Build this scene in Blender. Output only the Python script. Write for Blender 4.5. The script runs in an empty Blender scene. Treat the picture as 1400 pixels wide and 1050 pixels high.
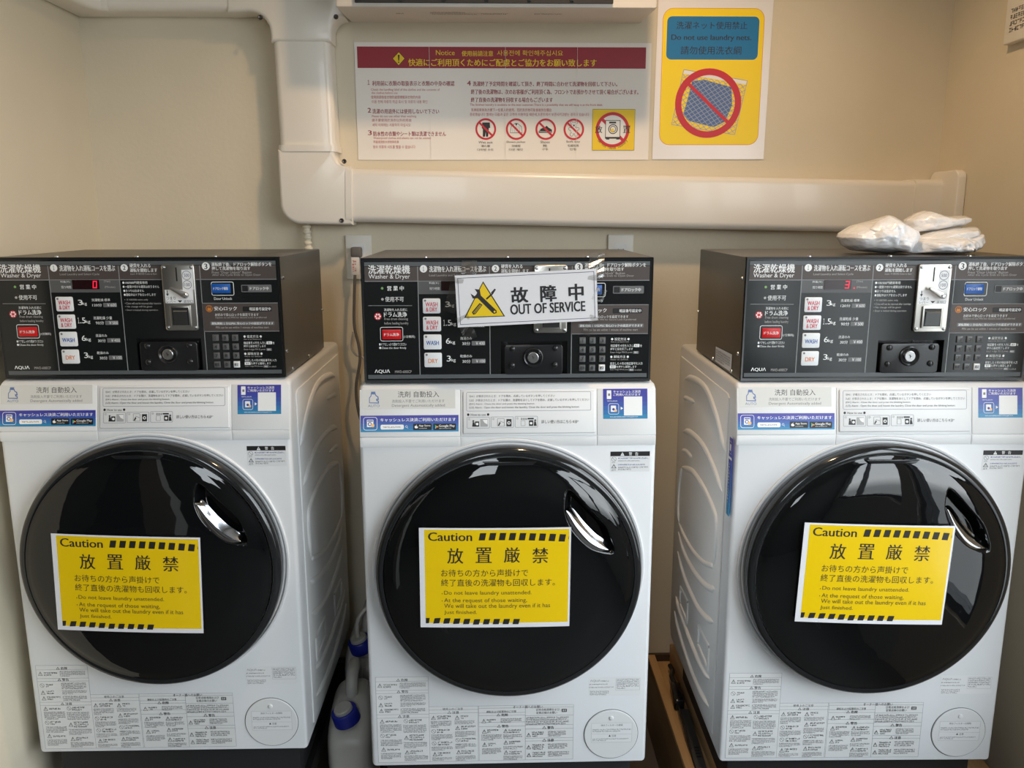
import bpy, bmesh, math, random
from mathutils import Vector, Matrix, noise
C = bpy.context.scene.collection
SC = bpy.context.scene
PI = math.pi
random.seed(7)

# ------------------------------------------------------------------ camera
cam_d = bpy.data.cameras.new('camera')
cam = bpy.data.objects.new('camera', cam_d)
C.objects.link(cam)
cam_d.sensor_fit = 'HORIZONTAL'
cam_d.sensor_width = 36.0
cam_d.lens = 1140.0 / 1400.0 * 36.0
cam_d.clip_start = 0.05
_r = Vector((0.9996577, -0.0260964, -0.0018379)).normalized()
_u = Vector((0.0069787, 0.1983034, 0.9801158)).normalized()
_b = _r.cross(_u).normalized()
_u = _b.cross(_r)
cam.matrix_world = Matrix(((_r.x, _u.x, _b.x, -0.03456), (_r.y, _u.y, _b.y, -1.62699), (_r.z, _u.z, _b.z, 1.54997), (0, 0, 0, 1)))
SC.camera = cam

# ------------------------------------------------------------------ world: overcast daylight outside
W = bpy.data.worlds.new('overcast_sky')
SC.world = W
W.use_nodes = True
nt = W.node_tree
nt.nodes.clear()
wo = nt.nodes.new('ShaderNodeOutputWorld')
bg = nt.nodes.new('ShaderNodeBackground')
tc = nt.nodes.new('ShaderNodeTexCoord')
sep = nt.nodes.new('ShaderNodeSeparateXYZ')
ramp = nt.nodes.new('ShaderNodeValToRGB')
mp = nt.nodes.new('ShaderNodeMapRange')
mp.inputs[1].default_value = -1
mp.inputs[2].default_value = 1
nt.links.new(tc.outputs['Generated'], sep.inputs[0])
nt.links.new(sep.outputs['Z'], mp.inputs[0])
nt.links.new(mp.outputs[0], ramp.inputs[0])
el = ramp.color_ramp.elements
el[0].position = 0.0
el[0].color = (0.16, 0.165, 0.17, 1)
el[1].position = 1.0
el[1].color = (0.72, 0.86, 1.0, 1)
e = el.new(0.48)
e.color = (0.30, 0.32, 0.33, 1)
e = el.new(0.53)
e.color = (0.90, 0.93, 0.95, 1)
nt.links.new(ramp.outputs[0], bg.inputs[0])
bg.inputs[1].default_value = SKY_STRENGTH = 9.8
nt.links.new(bg.outputs[0], wo.inputs[0])

# ------------------------------------------------------------------ view
SC.view_settings.view_transform = 'Standard'
SC.view_settings.look = 'None'
SC.view_settings.gamma = 1.0
SC.view_settings.use_curve_mapping = False
SC.view_settings.exposure = 0.0

def portal(name, loc, rot, sx, sy):
    l = bpy.data.lights.new(name, 'AREA')
    l.shape = 'RECTANGLE'
    l.size, l.size_y = sx, sy
    l.cycles.is_portal = True
    o = bpy.data.objects.new(name, l)
    C.objects.link(o)
    o.location, o.rotation_euler = loc, rot
portal('window_portal_near', (1.196, -0.54, 1.35), (0, PI / 2, 0), 1.70, 0.52)
portal('window_portal_side', (1.196, -1.90, 1.575), (0, PI / 2, 0), 1.55, 1.90)
portal('fill_window_portal', (-0.45, -2.99, 2.05), (PI / 2, 0, 0), 0.60, 1.10)  # sampling portal for the added fill window in the front wall

# ------------------------------------------------------------------ materials
MATS = {}
def mat(name, col, rough=0.5, metal=0.0, spec=0.5, coat=0.0, trans=0.0, alpha=1.0, emit=None, es=0.0, bump=0.0, bscale=60.0, mottle=0.0, mscale=4.0, sss=0.0, coat_rough=0.03):
    m = bpy.data.materials.new(name)
    m.use_nodes = True
    n = m.node_tree
    b = n.nodes['Principled BSDF']
    b.inputs['Base Color'].default_value = (*col, 1)
    b.inputs['Roughness'].default_value = rough
    b.inputs['Metallic'].default_value = metal
    b.inputs['Specular IOR Level'].default_value = spec
    b.inputs['Coat Weight'].default_value = coat
    b.inputs['Coat Roughness'].default_value = coat_rough
    b.inputs['Transmission Weight'].default_value = trans
    b.inputs['Alpha'].default_value = alpha
    if emit:
        b.inputs['Emission Color'].default_value = (*emit, 1)
        b.inputs['Emission Strength'].default_value = es
    if bump or mottle:
        t = n.nodes.new('ShaderNodeTexCoord')
    if bump:
        nz = n.nodes.new('ShaderNodeTexNoise')
        nz.inputs['Scale'].default_value = bscale
        nz.inputs['Detail'].default_value = 4
        bp = n.nodes.new('ShaderNodeBump')
        bp.inputs['Strength'].default_value = bump
        bp.inputs['Distance'].default_value = 0.002
        n.links.new(t.outputs['Object'], nz.inputs['Vector'])
        n.links.new(nz.outputs[0], bp.inputs['Height'])
        n.links.new(bp.outputs[0], b.inputs['Normal'])
    if mottle:
        nz = n.nodes.new('ShaderNodeTexNoise')
        nz.inputs['Scale'].default_value = mscale
        nz.inputs['Detail'].default_value = 6
        mx = n.nodes.new('ShaderNodeMix')
        mx.data_type = 'RGBA'
        mx.inputs[6].default_value = (*[c * (1 - mottle) for c in col], 1)
        mx.inputs[7].default_value = (*[min(1, c * (1 + mottle)) for c in col], 1)
        n.links.new(t.outputs['Object'], nz.inputs['Vector'])
        n.links.new(nz.outputs[0], mx.inputs[0])
        n.links.new(mx.outputs[2], b.inputs['Base Color'])
    MATS[name] = m
    return m

def srgb(r, g, b):
    f = lambda c: (c / 255 / 12.92) if c / 255 <= 0.04045 else ((c / 255 + 0.055) / 1.055) ** 2.4
    return (f(r), f(g), f(b))

mat('wallpaper', (0.68, 0.61, 0.475), 0.75, bump=0.25, bscale=90, mottle=0.035, mscale=9)
mat('ceiling_paint', (0.85, 0.84, 0.81), 0.85)
mat('floor_vinyl', (0.12, 0.11, 0.10), 0.5, mottle=0.15, mscale=6)
mat('corridor_paint', (0.55, 0.54, 0.52), 0.8)
mat('corridor_brown', (0.085, 0.078, 0.07), 0.7)
mat('dark_frame', (0.05, 0.05, 0.055), 0.4)
mat('asphalt', (0.16, 0.16, 0.165), 0.9)
mat('duct_plastic', (0.80, 0.755, 0.68), 0.28, coat=0.15)
mat('ac_plastic', (0.72, 0.67, 0.60), 0.4)
mat('black_slot', (0.012, 0.012, 0.013), 0.5)
mat('white_enamel', (0.75, 0.76, 0.77), 0.33, coat=0.1)
mat('white_plastic', (0.77, 0.77, 0.765), 0.36)
mat('side_steel', (0.80, 0.81, 0.81), 0.36)
mat('seam_dark', (0.10, 0.10, 0.10), 0.6)
mat('ring_black', (0.014, 0.015, 0.016), 0.10, spec=0.6)
mat('door_glass', (0.004, 0.0045, 0.005), 0.025, spec=0.55)
mat('pocket_black', (0.006, 0.006, 0.007), 0.25)
mat('chrome_grip', (0.50, 0.51, 0.53), 0.10, metal=1.0)
mat('console_metal', (0.055, 0.049, 0.042), 0.33, metal=0.25)
mat('console_frame', (0.010, 0.010, 0.011), 0.3)
mat('console_face', (0.010, 0.0115, 0.012), 0.15, spec=0.5)
mat('steel_brushed', (0.56, 0.54, 0.50), 0.28, metal=1.0, bump=0.05, bscale=200)
mat('steel_dark', (0.10, 0.10, 0.10), 0.3, metal=0.8)
mat('screw_steel', (0.55, 0.55, 0.55), 0.25, metal=1.0)
mat('black_plastic', (0.014, 0.014, 0.015), 0.22)
mat('black_matte', (0.015, 0.015, 0.016), 0.6)
mat('button_white', (0.80, 0.80, 0.80), 0.4)
mat('button_red', srgb(205, 22, 26), 0.3)
mat('button_blue', srgb(18, 88, 172), 0.3)
mat('key_grey', (0.105, 0.105, 0.105), 0.35)
mat('led_window', (0.02, 0.006, 0.007), 0.12)
mat('led_red', (0.6, 0.01, 0.03), 0.4, emit=(1.0, 0.015, 0.06), es=0.75)
mat('jug_plastic', (0.62, 0.60, 0.55), 0.35, trans=0.25, mottle=0.04)
mat('cap_blue', srgb(30, 42, 150), 0.35)
mat('tube_clear', (0.55, 0.52, 0.46), 0.25)
mat('cord_grey', (0.13, 0.12, 0.11), 0.5)
mat('hose_cream', (0.74, 0.68, 0.54), 0.5)
mat('plate_white', (0.76, 0.73, 0.66), 0.4)
mat('tag_paper', (0.80, 0.74, 0.68), 0.5)
mat('steel_black', (0.012, 0.012, 0.012), 0.45)
mat('cable_cover', (0.06, 0.06, 0.058), 0.5)
mat('lamp_glow', (1, 0.8, 0.5), 0.5, emit=(1.0, 0.72, 0.42), es=18)
mat('brown_strip', (0.055, 0.035, 0.02), 0.6)
# printing colours
for nme, rgb in dict(w=(242, 242, 240), lg=(176, 172, 168), blk=(14, 14, 15), dk=(34, 32, 34), dk2=(70, 62, 40), gy=(120, 118, 120), gy2=(165, 165, 165),
                     strip=(86, 90, 92), brown=(76, 66, 62), line=(138, 140, 140), ledband=(88, 88, 88), pill=(104, 104, 104), red2=(205, 24, 40), orange=(210, 128, 38),
                     beige=(214, 212, 206), navy2=(96, 118, 168), navy=(50, 62, 150), peach=(250, 196, 130), ggreen=(60, 190, 110), gyel=(245, 190, 50), cyan=(70, 190, 235),
                     outl=(128, 132, 142), paper=(226, 226, 224), label=(232, 232, 232), cblk=(36, 34, 30), yel=(236, 200, 8), navyd=(44, 40, 84), maroon=(150, 32, 46),
                     mar2=(150, 36, 52), mar3=(196, 96, 96), red=(198, 30, 46), ybord=(150, 130, 30), orange2=(226, 128, 16), nyel=(246, 214, 0), nblue=(8, 112, 168),
                     jean=(76, 106, 160), netg=(158, 164, 178), cream=(236, 230, 220), wred=(208, 28, 56), wblue=(30, 86, 168), wor=(228, 130, 60), ashow=(238, 236, 232)).items():
    mat(nme, srgb(*rgb), 0.45)
for i in range(6):
    t = i / 5
    mat('grad%d' % i, srgb(62 - 20 * t, 60 + 74 * t ** 1.3, 158 + 22 * t), 0.35)
mat('led_green', (0.2, 0.4, 0.12), 0.4)
mat('caution_yellow', srgb(240, 200, 0), 0.30, coat=0.4, coat_rough=0.12)
mat('laminate_white', srgb(232, 230, 232), 0.30, coat=0.3, coat_rough=0.12)
mat('poster_white', srgb(232, 226, 218), 0.36, coat=0.2, coat_rough=0.2)

def clear_mat(name, tint, fac, rough):
    m = bpy.data.materials.new(name)
    m.use_nodes = True
    n = m.node_tree
    n.nodes.clear()
    o = n.nodes.new('ShaderNodeOutputMaterial')
    mx = n.nodes.new('ShaderNodeMixShader')
    tr = n.nodes.new('ShaderNodeBsdfTransparent')
    gl = n.nodes.new('ShaderNodeBsdfGlossy')
    tr.inputs[0].default_value = (*tint, 1)
    gl.inputs['Roughness'].default_value = rough
    mx.inputs[0].default_value = fac
    n.links.new(tr.outputs[0], mx.inputs[1])
    n.links.new(gl.outputs[0], mx.inputs[2])
    n.links.new(mx.outputs[0], o.inputs[0])
    MATS[name] = m
clear_mat('clear_film', (0.93, 0.93, 0.93), 0.10, 0.12)
clear_mat('sticky_tape', (0.86, 0.86, 0.85), 0.16, 0.18)
clear_mat('window_glass', (0.97, 0.98, 0.98), 0.05, 0.0)

def wood_mat(name, c1, c2, scale):
    m = mat(name, c1, 0.55)
    n = m.node_tree
    b = n.nodes['Principled BSDF']
    t = n.nodes.new('ShaderNodeTexCoord')
    mpn = n.nodes.new('ShaderNodeMapping')
    mpn.inputs['Scale'].default_value = scale
    nz = n.nodes.new('ShaderNodeTexNoise')
    nz.inputs['Scale'].default_value = 6
    nz.inputs['Detail'].default_value = 8
    nz.inputs['Distortion'].default_value = 1.2
    mx = n.nodes.new('ShaderNodeMix')
    mx.data_type = 'RGBA'
    mx.inputs[6].default_value = (*c1, 1)
    mx.inputs[7].default_value = (*c2, 1)
    n.links.new(t.outputs['Object'], mpn.inputs[0])
    n.links.new(mpn.outputs[0], nz.inputs['Vector'])
    n.links.new(nz.outputs[0], mx.inputs[0])
    n.links.new(mx.outputs[2], b.inputs['Base Color'])
wood_mat('pine_wood', (0.42, 0.24, 0.10), (0.62, 0.40, 0.20), (8, 0.8, 8))
wood_mat('dark_plywood', (0.13, 0.075, 0.03), (0.26, 0.15, 0.065), (1.0, 1.4, 5))

def bag_mat():
    m = bpy.data.materials.new('bag_film')
    m.use_nodes = True
    n = m.node_tree
    b = n.nodes['Principled BSDF']
    b.inputs['Base Color'].default_value = (0.90, 0.90, 0.91, 1)
    b.inputs['Roughness'].default_value = 0.22
    b.inputs['Coat Weight'].default_value = 0.5
    b.inputs['Coat Roughness'].default_value = 0.12
    b.inputs['Subsurface Weight'].default_value = 0.0
    t = n.nodes.new('ShaderNodeTexCoord')
    vo = n.nodes.new('ShaderNodeTexVoronoi')
    vo.feature = 'DISTANCE_TO_EDGE'
    vo.inputs['Scale'].default_value = 34
    nz = n.nodes.new('ShaderNodeTexNoise')
    nz.inputs['Scale'].default_value = 26
    nz.inputs['Detail'].default_value = 5
    nz.inputs['Distortion'].default_value = 1.5
    ad = n.nodes.new('ShaderNodeMath')
    ad.operation = 'ADD'
    bp = n.nodes.new('ShaderNodeBump')
    bp.inputs['Strength'].default_value = 0.85
    bp.inputs['Distance'].default_value = 0.004
    mpn = n.nodes.new('ShaderNodeMapping')
    mpn.inputs['Scale'].default_value = (0.6, 1.0, 1.5)
    n.links.new(t.outputs['Object'], mpn.inputs[0])
    n.links.new(mpn.outputs[0], vo.inputs['Vector'])
    n.links.new(mpn.outputs[0], nz.inputs['Vector'])
    n.links.new(vo.outputs[0], ad.inputs[0])
    n.links.new(nz.outputs[0], ad.inputs[1])
    n.links.new(ad.outputs[0], bp.inputs['Height'])
    n.links.new(bp.outputs[0], b.inputs['Normal'])
    MATS['bag_film'] = m
bag_mat()

# ------------------------------------------------------------------ mesh builder
class MB:
    def __init__(s):
        s.v, s.f, s.m = [], [], []
    def add(s, vs, fs, m):
        o = len(s.v)
        s.v += [tuple(p) for p in vs]
        for f in fs:
            s.f.append(tuple(i + o for i in f))
            s.m.append(m)
        return s
    def box(s, a, b, m):
        x0, y0, z0 = a
        x1, y1, z1 = b
        vs = [(x0, y0, z0), (x1, y0, z0), (x1, y1, z0), (x0, y1, z0), (x0, y0, z1), (x1, y0, z1), (x1, y1, z1), (x0, y1, z1)]
        return s.add(vs, [(0, 3, 2, 1), (4, 5, 6, 7), (0, 1, 5, 4), (1, 2, 6, 5), (2, 3, 7, 6), (3, 0, 4, 7)], m)
    def bm(s, bm, m):
        bm.verts.index_update()
        s.add([v.co.copy() for v in bm.verts], [[v.index for v in f.verts] for f in bm.faces], m)
        bm.free()
        return s
    def rbox(s, a, b, r, m, seg=3):
        bm = bmesh.new()
        bmesh.ops.create_cube(bm, size=1)
        for v in bm.verts:
            v.co = Vector([(a[i] + b[i]) / 2 + v.co[i] * (b[i] - a[i]) for i in range(3)])
        bmesh.ops.bevel(bm, geom=list(bm.edges), offset=r, segments=seg, profile=0.5, affect='EDGES')
        return s.bm(bm, m)
    def prism(s, pts, axis, h0, h1, m, r=0.0, seg=2):
        """polygon pts in the two other axes, extruded along axis from h0 to h1"""
        def P(p, h):
            return {'x': (h, p[0], p[1]), 'y': (p[0], h, p[1]), 'z': (p[0], p[1], h)}[axis]
        bm = bmesh.new()
        a = [bm.verts.new(P(p, h0)) for p in pts]
        b = [bm.verts.new(P(p, h1)) for p in pts]
        n = len(pts)
        bm.faces.new(a)
        bm.faces.new(b[::-1])
        for i in range(n):
            bm.faces.new((a[(i + 1) % n], a[i], b[i], b[(i + 1) % n]))
        bmesh.ops.recalc_face_normals(bm, faces=bm.faces)
        if r:
            ends = [e for e in bm.edges if all(v in a for v in e.verts) or all(v in b for v in e.verts)]
            bmesh.ops.bevel(bm, geom=ends, offset=r, segments=seg, profile=0.5, affect='EDGES')
        return s.bm(bm, m)
    def lathe(s, prof, m, n=64, mp=lambda r, t, h: (r * math.cos(t), h, r * math.sin(t)), cap=False):
        """prof: list of (radius, height)"""
        vs, fs = [], []
        k = len(prof)
        for i in range(n):
            t = 2 * PI * i / n
            vs += [mp(r, t, h) for r, h in prof]
        for i in range(n):
            j = (i + 1) % n
            for q in range(k - 1):
                fs.append((i * k + q, j * k + q, j * k + q + 1, i * k + q + 1))
        if cap:
            fs.append(tuple(i * k + k - 1 for i in range(n)))
        return s.add(vs, fs, m)
    def tube(s, path, r, m, n=10, cap=True, rs=None):
        P = [Vector(p) for p in path]
        vs, fs = [], []
        up = Vector((0.123, 0.31, 0.94))
        for i, p in enumerate(P):
            d = (P[min(i + 1, len(P) - 1)] - P[max(i - 1, 0)]).normalized()
            a = d.cross(up)
            if a.length < 1e-3:
                a = d.cross(Vector((1, 0, 0)))
            a.normalize()
            b = d.cross(a).normalized()
            up = a.cross(d) if False else up
            rr = rs[i] if rs else r
            vs += [p + (a * math.cos(2 * PI * k / n) + b * math.sin(2 * PI * k / n)) * rr for k in range(n)]
        for i in range(len(P) - 1):
            for k in range(n):
                k2 = (k + 1) % n
                fs.append((i * n + k, i * n + k2, (i + 1) * n + k2, (i + 1) * n + k))
        if cap:
            fs.append(tuple(range(n))[::-1])
            fs.append(tuple((len(P) - 1) * n + k for k in range(n)))
        return s.add(vs, fs, m)
    def grid(s, fn, nu, nv, m):
        vs = [fn(i / nu, j / nv) for j in range(nv + 1) for i in range(nu + 1)]
        fs = [(j * (nu + 1) + i, j * (nu + 1) + i + 1, (j + 1) * (nu + 1) + i + 1, (j + 1) * (nu + 1) + i) for j in range(nv) for i in range(nu)]
        return s.add(vs, fs, m)
    def xf(s, fn, start=0):
        s.v[start:] = [tuple(fn(Vector(p))) for p in s.v[start:]]
        return s
    def build(s, name, parent=None, smooth=35):
        me = bpy.data.meshes.new(name)
        me.from_pydata(s.v, [], s.f)
        names = []
        for m in s.m:
            if m not in names:
                names.append(m)
        for m in names:
            me.materials.append(MATS[m])
        ix = {m: i for i, m in enumerate(names)}
        me.polygons.foreach_set('material_index', [ix[m] for m in s.m])
        if smooth:
            me.polygons.foreach_set('use_smooth', [True] * len(s.f))
            me.update()
            me.set_sharp_from_angle(angle=math.radians(smooth))
        me.update()
        o = bpy.data.objects.new(name, me)
        C.objects.link(o)
        if parent:
            o.parent = parent
        return o

def smooth_path(pts, n=8):
    P = [Vector(p) for p in pts]
    out = []
    for i in range(len(P) - 1):
        p0, p1, p2, p3 = P[max(i - 1, 0)], P[i], P[i + 1], P[min(i + 2, len(P) - 1)]
        for k in range(n):
            t = k / n
            out.append(0.5 * ((2 * p1) + (p2 - p0) * t + (2 * p0 - 5 * p1 + 4 * p2 - p3) * t * t + (3 * p1 - p0 - 3 * p2 + p3) * t ** 3))
    out.append(P[-1])
    return out

def empty(name, loc=(0, 0, 0), rz=0.0):
    o = bpy.data.objects.new(name, None)
    o.empty_display_size = 0.1
    C.objects.link(o)
    o.location = loc
    o.rotation_euler = (0, 0, rz)
    return o
def tag(o, label, cat, group=None):
    o['label'] = label
    o['category'] = cat
    if group:
        o['group'] = group
    return o
def struct(o, label=None):
    o['kind'] = 'structure'
    if label:
        o['label'] = label
    return o
def copy_tree(o, parent=None):
    c = o.copy()
    C.objects.link(c)
    if parent:
        c.parent = parent
    for ch in list(o.children):
        copy_tree(ch, c)
    return c

# ------------------------------------------------------------------ printed layouts, in millimetres (x right, y up)
# r rectangle, o outline, t text fitted to a box, ta turned text, c disc, g ring, p polygon, l line, x lines too small to read
CONSOLE = [
('r',-281.539,232.881,281.539,240.881,0,'strip'),('r',-281.539,8,281.539,16,0,'strip'),('r',-281.539,203.454,281.539,231.881,0,'brown'),('l',-281.539,203.5,281.539,203.5,1.4,'line'),
('r',-177.2,178,-35.9,203,0,'ledband'),('l',-177.2,16,-177.2,231.9,1.6,'line'),('l',-35.9,16,-35.9,231.9,1.6,'line'),('l',127.6,16,127.6,231.9,1.6,'line'),
('t','洗濯乾燥機',-273.9,218.1,-192.3,235.2,'w',1),('t','Washer & Dryer',-273.6,206.1,-192.7,217.2,'w',0),('t','営 業 中',-237.7,184.9,-205.4,194.4,'w',1),('t','使用不可',-242.7,163.2,-206,173.2,'w',0),
('c',-247.7,189.8,2.6,'led_green'),('c',-247.9,168.1,2.6,'lg'),('l',-276.5,155.7,-189.8,155.3,1,'line'),('t','洗濯物を入れる前に',-245.6,144.5,-199.6,150.2,'w',0),
('t','ドラム洗浄',-245.9,132.7,-200.7,142.8,'w',1),('t','Free drum cleaning',-245.3,125.3,-198.8,131.4,'lg',0),('t','before loading laundry',-245.6,116.5,-198.2,123.1,'lg',0),('c',-258.1,134.2,7.3,'red2'),
('c',-258.1,134.2,2.2,'red2'),('c',-253.8,134.2,1.8,'w'),('c',-256.1,130.4,1.8,'w'),('c',-260.5,130.4,1.8,'w'),
('c',-262.5,134.2,1.8,'w'),('c',-260.2,138,1.8,'w'),('c',-255.8,137.9,1.8,'w'),('o',-254.6,84.3,-209.2,113,4,1,'w'),
('t','(1分無料)',-208,89.9,-185.7,96.1,'w',0),('t','●ドアをしっかり閉めてください',-257.4,75,-203.2,80.8,'w',0),('t','●Close the door firmly',-257.7,67.5,-203.4,73.2,'w',0),('t','ΛQUΛ',-268.1,18.9,-237.7,26.9,'w',1),
('t','MWD-600ECP',-227.6,19.5,-194.1,24.9,'lg',0),('c',-165.6,227.7,7.3,'w'),('t','１',-167.1,223.4,-164.3,232,'blk',1),('c',-24.1,227.7,7.3,'w'),
('t','2',-26.5,223.4,-21.7,231.9,'blk',1),('t','洗濯物を入れ運転コースを選ぶ',-154.4,221,-42.7,233.1,'w',1),('t','硬貨を入れる',-12.8,228,29.1,236.1,'w',1),('t','運転を開始します',-12.9,218.9,41.7,226.7,'w',1),
('t','Load Laundry and Select Cycle',-154.7,211.7,-75.2,217.2,'lg',0),('t','料金(￥)',-155.2,197.1,-136,202.1,'w',0),('t','残り時間',-154.5,186.1,-134.8,191.7,'w',0),('t','(Yen)',-67.4,197.5,-55.1,202.6,'lg',0),
('t','(Minutes)',-66.9,185.8,-45.9,191.2,'lg',0),('t','3',-124.1,152.3,-114.9,163.1,'w',0),('t','kg',-115.2,151,-106.6,158.7,'w',0),('t','１',-128.4,115,-125.4,126.6,'w',0),
('t','.5',-123.6,115,-112.9,126.6,'w',0),('t','kg',-112.5,113.6,-103.3,121.9,'w',0),('t','6',-124.1,78.6,-115.8,89.8,'w',0),('t','kg',-115.5,76.8,-105.7,85.1,'w',0),
('t','3',-122.9,42.7,-114.9,54.3,'w',0),('t','kg',-114,40.6,-105.2,49,'w',0),('t','洗濯乾燥 標準',-96.2,159.8,-58.6,165.5,'w',0),('t','洗濯乾燥 少量',-96.2,122.6,-58.3,129,'w',0),
('t','洗濯のみ',-95.2,86.3,-72,92.3,'w',0),('t','乾燥のみ',-96,50.4,-72.1,56.2,'w',0),('t','120分',-95.7,149.1,-76.3,155.3,'w',0),('r',-73.6,148,-46,156.7,1,'pill'),
('t','￥600',-65.6,149.3,-47.3,155.4,'w',0),('t','90分',-92.3,112,-75.6,119.2,'w',0),('r',-73.1,111.4,-46.2,120.2,1,'pill'),('t','￥500',-65.1,112.6,-47.4,118.8,'w',0),
('t','30分',-91.4,75.3,-75.6,82.4,'w',0),('r',-72.5,74.9,-45.5,83.8,1,'pill'),('t','￥400',-64.5,76.2,-46.7,82.5,'w',0),('t','30分',-91.6,39.1,-75.3,46.2,'w',0),
('r',-72.7,38.7,-45,47.7,1,'pill'),('t','￥100',-64.6,40,-46.2,46.4,'w',0),('t','●100/500円硬貨専用',-30.6,194.8,19.8,200.4,'w',0),('t','●一度受け付けた硬貨は戻りません',-30.5,186.6,43.2,192.2,'w',0),
('t','●おつりは出ません',-29.9,178.5,11.7,183.9,'w',0),('t','●運転中はドアをロックします',-29.7,170.3,35,175.9,'w',0),('t','• ￥100/500 coins only',-29.3,160.3,18.3,164.7,'lg',0),('t','• Coins will not be returned after insertion',-29,153.4,44.3,157.7,'lg',0),
('t','• No change will be given',-29.3,146.2,25.2,150.6,'lg',0),('t','• Door is locked during operation',-29.5,139,36.7,143.6,'lg',0),('t','Insert ￥100/500 Coins to Start',-12.7,213.5,40.6,217.3,'lg',0),('c',140.4,230.4,8,'w'),
('t','3',137.4,224.6,143.4,235.5,'blk',1),('t','運転終了後、ドアロック解除ボタンを',152,229.9,273.5,238.1,'w',1),('t','押して洗濯物を取り出す',152.1,222.2,230,229.4,'w',1),('t','Press "Door Unlock" Button',151.9,215.4,232.1,220.6,'lg',0),
('t','After the Cycle Ends to Open Door',152.2,209.6,250.3,214.8,'lg',0),('o',148.3,170.7,194.3,198.9,4,1.2,'w'),('t','Door Unlock',152.5,161.8,189,167.1,'w',0),('r',209,177.4,270.8,192.6,2,'pill'),
('r',210.9,179.2,222.8,190.8,1,'blk'),('o',214.4,181.6,219.4,186.6,0.5,0.8,'dk'),('t','ドアロック中',226.6,181.5,264.7,188.5,'w',1),('r',127.6,97,281.539,155.3,0,'brown'),
('l',127.6,155.3,281.539,155.3,1.2,'line'),('l',127.6,97,281.539,97,1.2,'line'),('c',141.2,144.1,6.9,'orange'),('c',141.2,144.2,5.8,'brown'),
('r',137.5,139.9,144.7,145.5,0.5,'orange'),('o',139,143.8,143.9,148.9,2,0.7,'orange'),('t','安心ロック',151.2,140.1,197.2,148.5,'w',1),('r',209.3,137.9,268.4,148.2,2,'blk'),
('o',213.2,140.8,217.6,145.8,0.5,0.8,'dk'),('t','暗証番号設定中',223.2,139.8,266.4,146.5,'w',1),('t','お好みで安心ロックを設定できます',152.3,128.5,241.1,134.4,'w',0),('t','Option to set PIN for Secure Lock if preferred',152.3,122.9,256.7,127.4,'lg',0),
('r',140.9,109.6,272.5,117.5,2,'pill'),('t','運転開始１分以内に安心ロックの設定ができます',143.7,110.8,270.2,116.1,'w',1),('t','PIN can be set within 1 minute of machine start',152.1,102.9,260.7,107.4,'lg',0),('t','● 設定方法 ●',207.3,83.3,244.9,89.2,'w',0),
('t','How to set Secure Lock',207.6,79.3,243.9,82.2,'lg',0),('t','暗証番号４桁を入力し',207,69.9,253.1,75.6,'w',0),('r',253.7,69.8,265.1,75.8,1,'w'),('t','確定',255.9,70.6,262.9,74.9,'blk',0),
('t','を',266.2,70,270.4,74.9,'w',0),('t','押すと設定完了します',206.4,63.4,252,68.5,'w',0),('t','Enter 4-digit PIN & press',206.6,56.6,250.6,61.1,'lg',0),('r',252.6,56.1,264,61.5,1,'pill'),
('t','確定',254.8,57,261.8,60.7,'w',0),('t','● 解除方法 ●',206.5,47.2,244.3,53.1,'w',0),('t','How to unlock',207.4,43.2,243.3,46,'lg',0),('t','設定した４桁の暗証番号を入力',206.7,33.6,272.1,39.1,'w',0),
('r',206.1,26.6,218.2,32.6,1,'w'),('t','確定',208.4,27.5,216,31.8,'blk',0),('t','を押すと解除します',219.3,27,260.4,32.2,'w',0),('t','Enter 4-digit PIN & press',207,21.7,243.6,25.4,'lg',0),
('r',244.4,20.7,255.4,25.8,1,'pill'),('t','確定',246.6,21.5,253.1,25,'w',0),('t','to unlock',256.5,21.4,271.1,24.9,'lg',0)]
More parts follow.
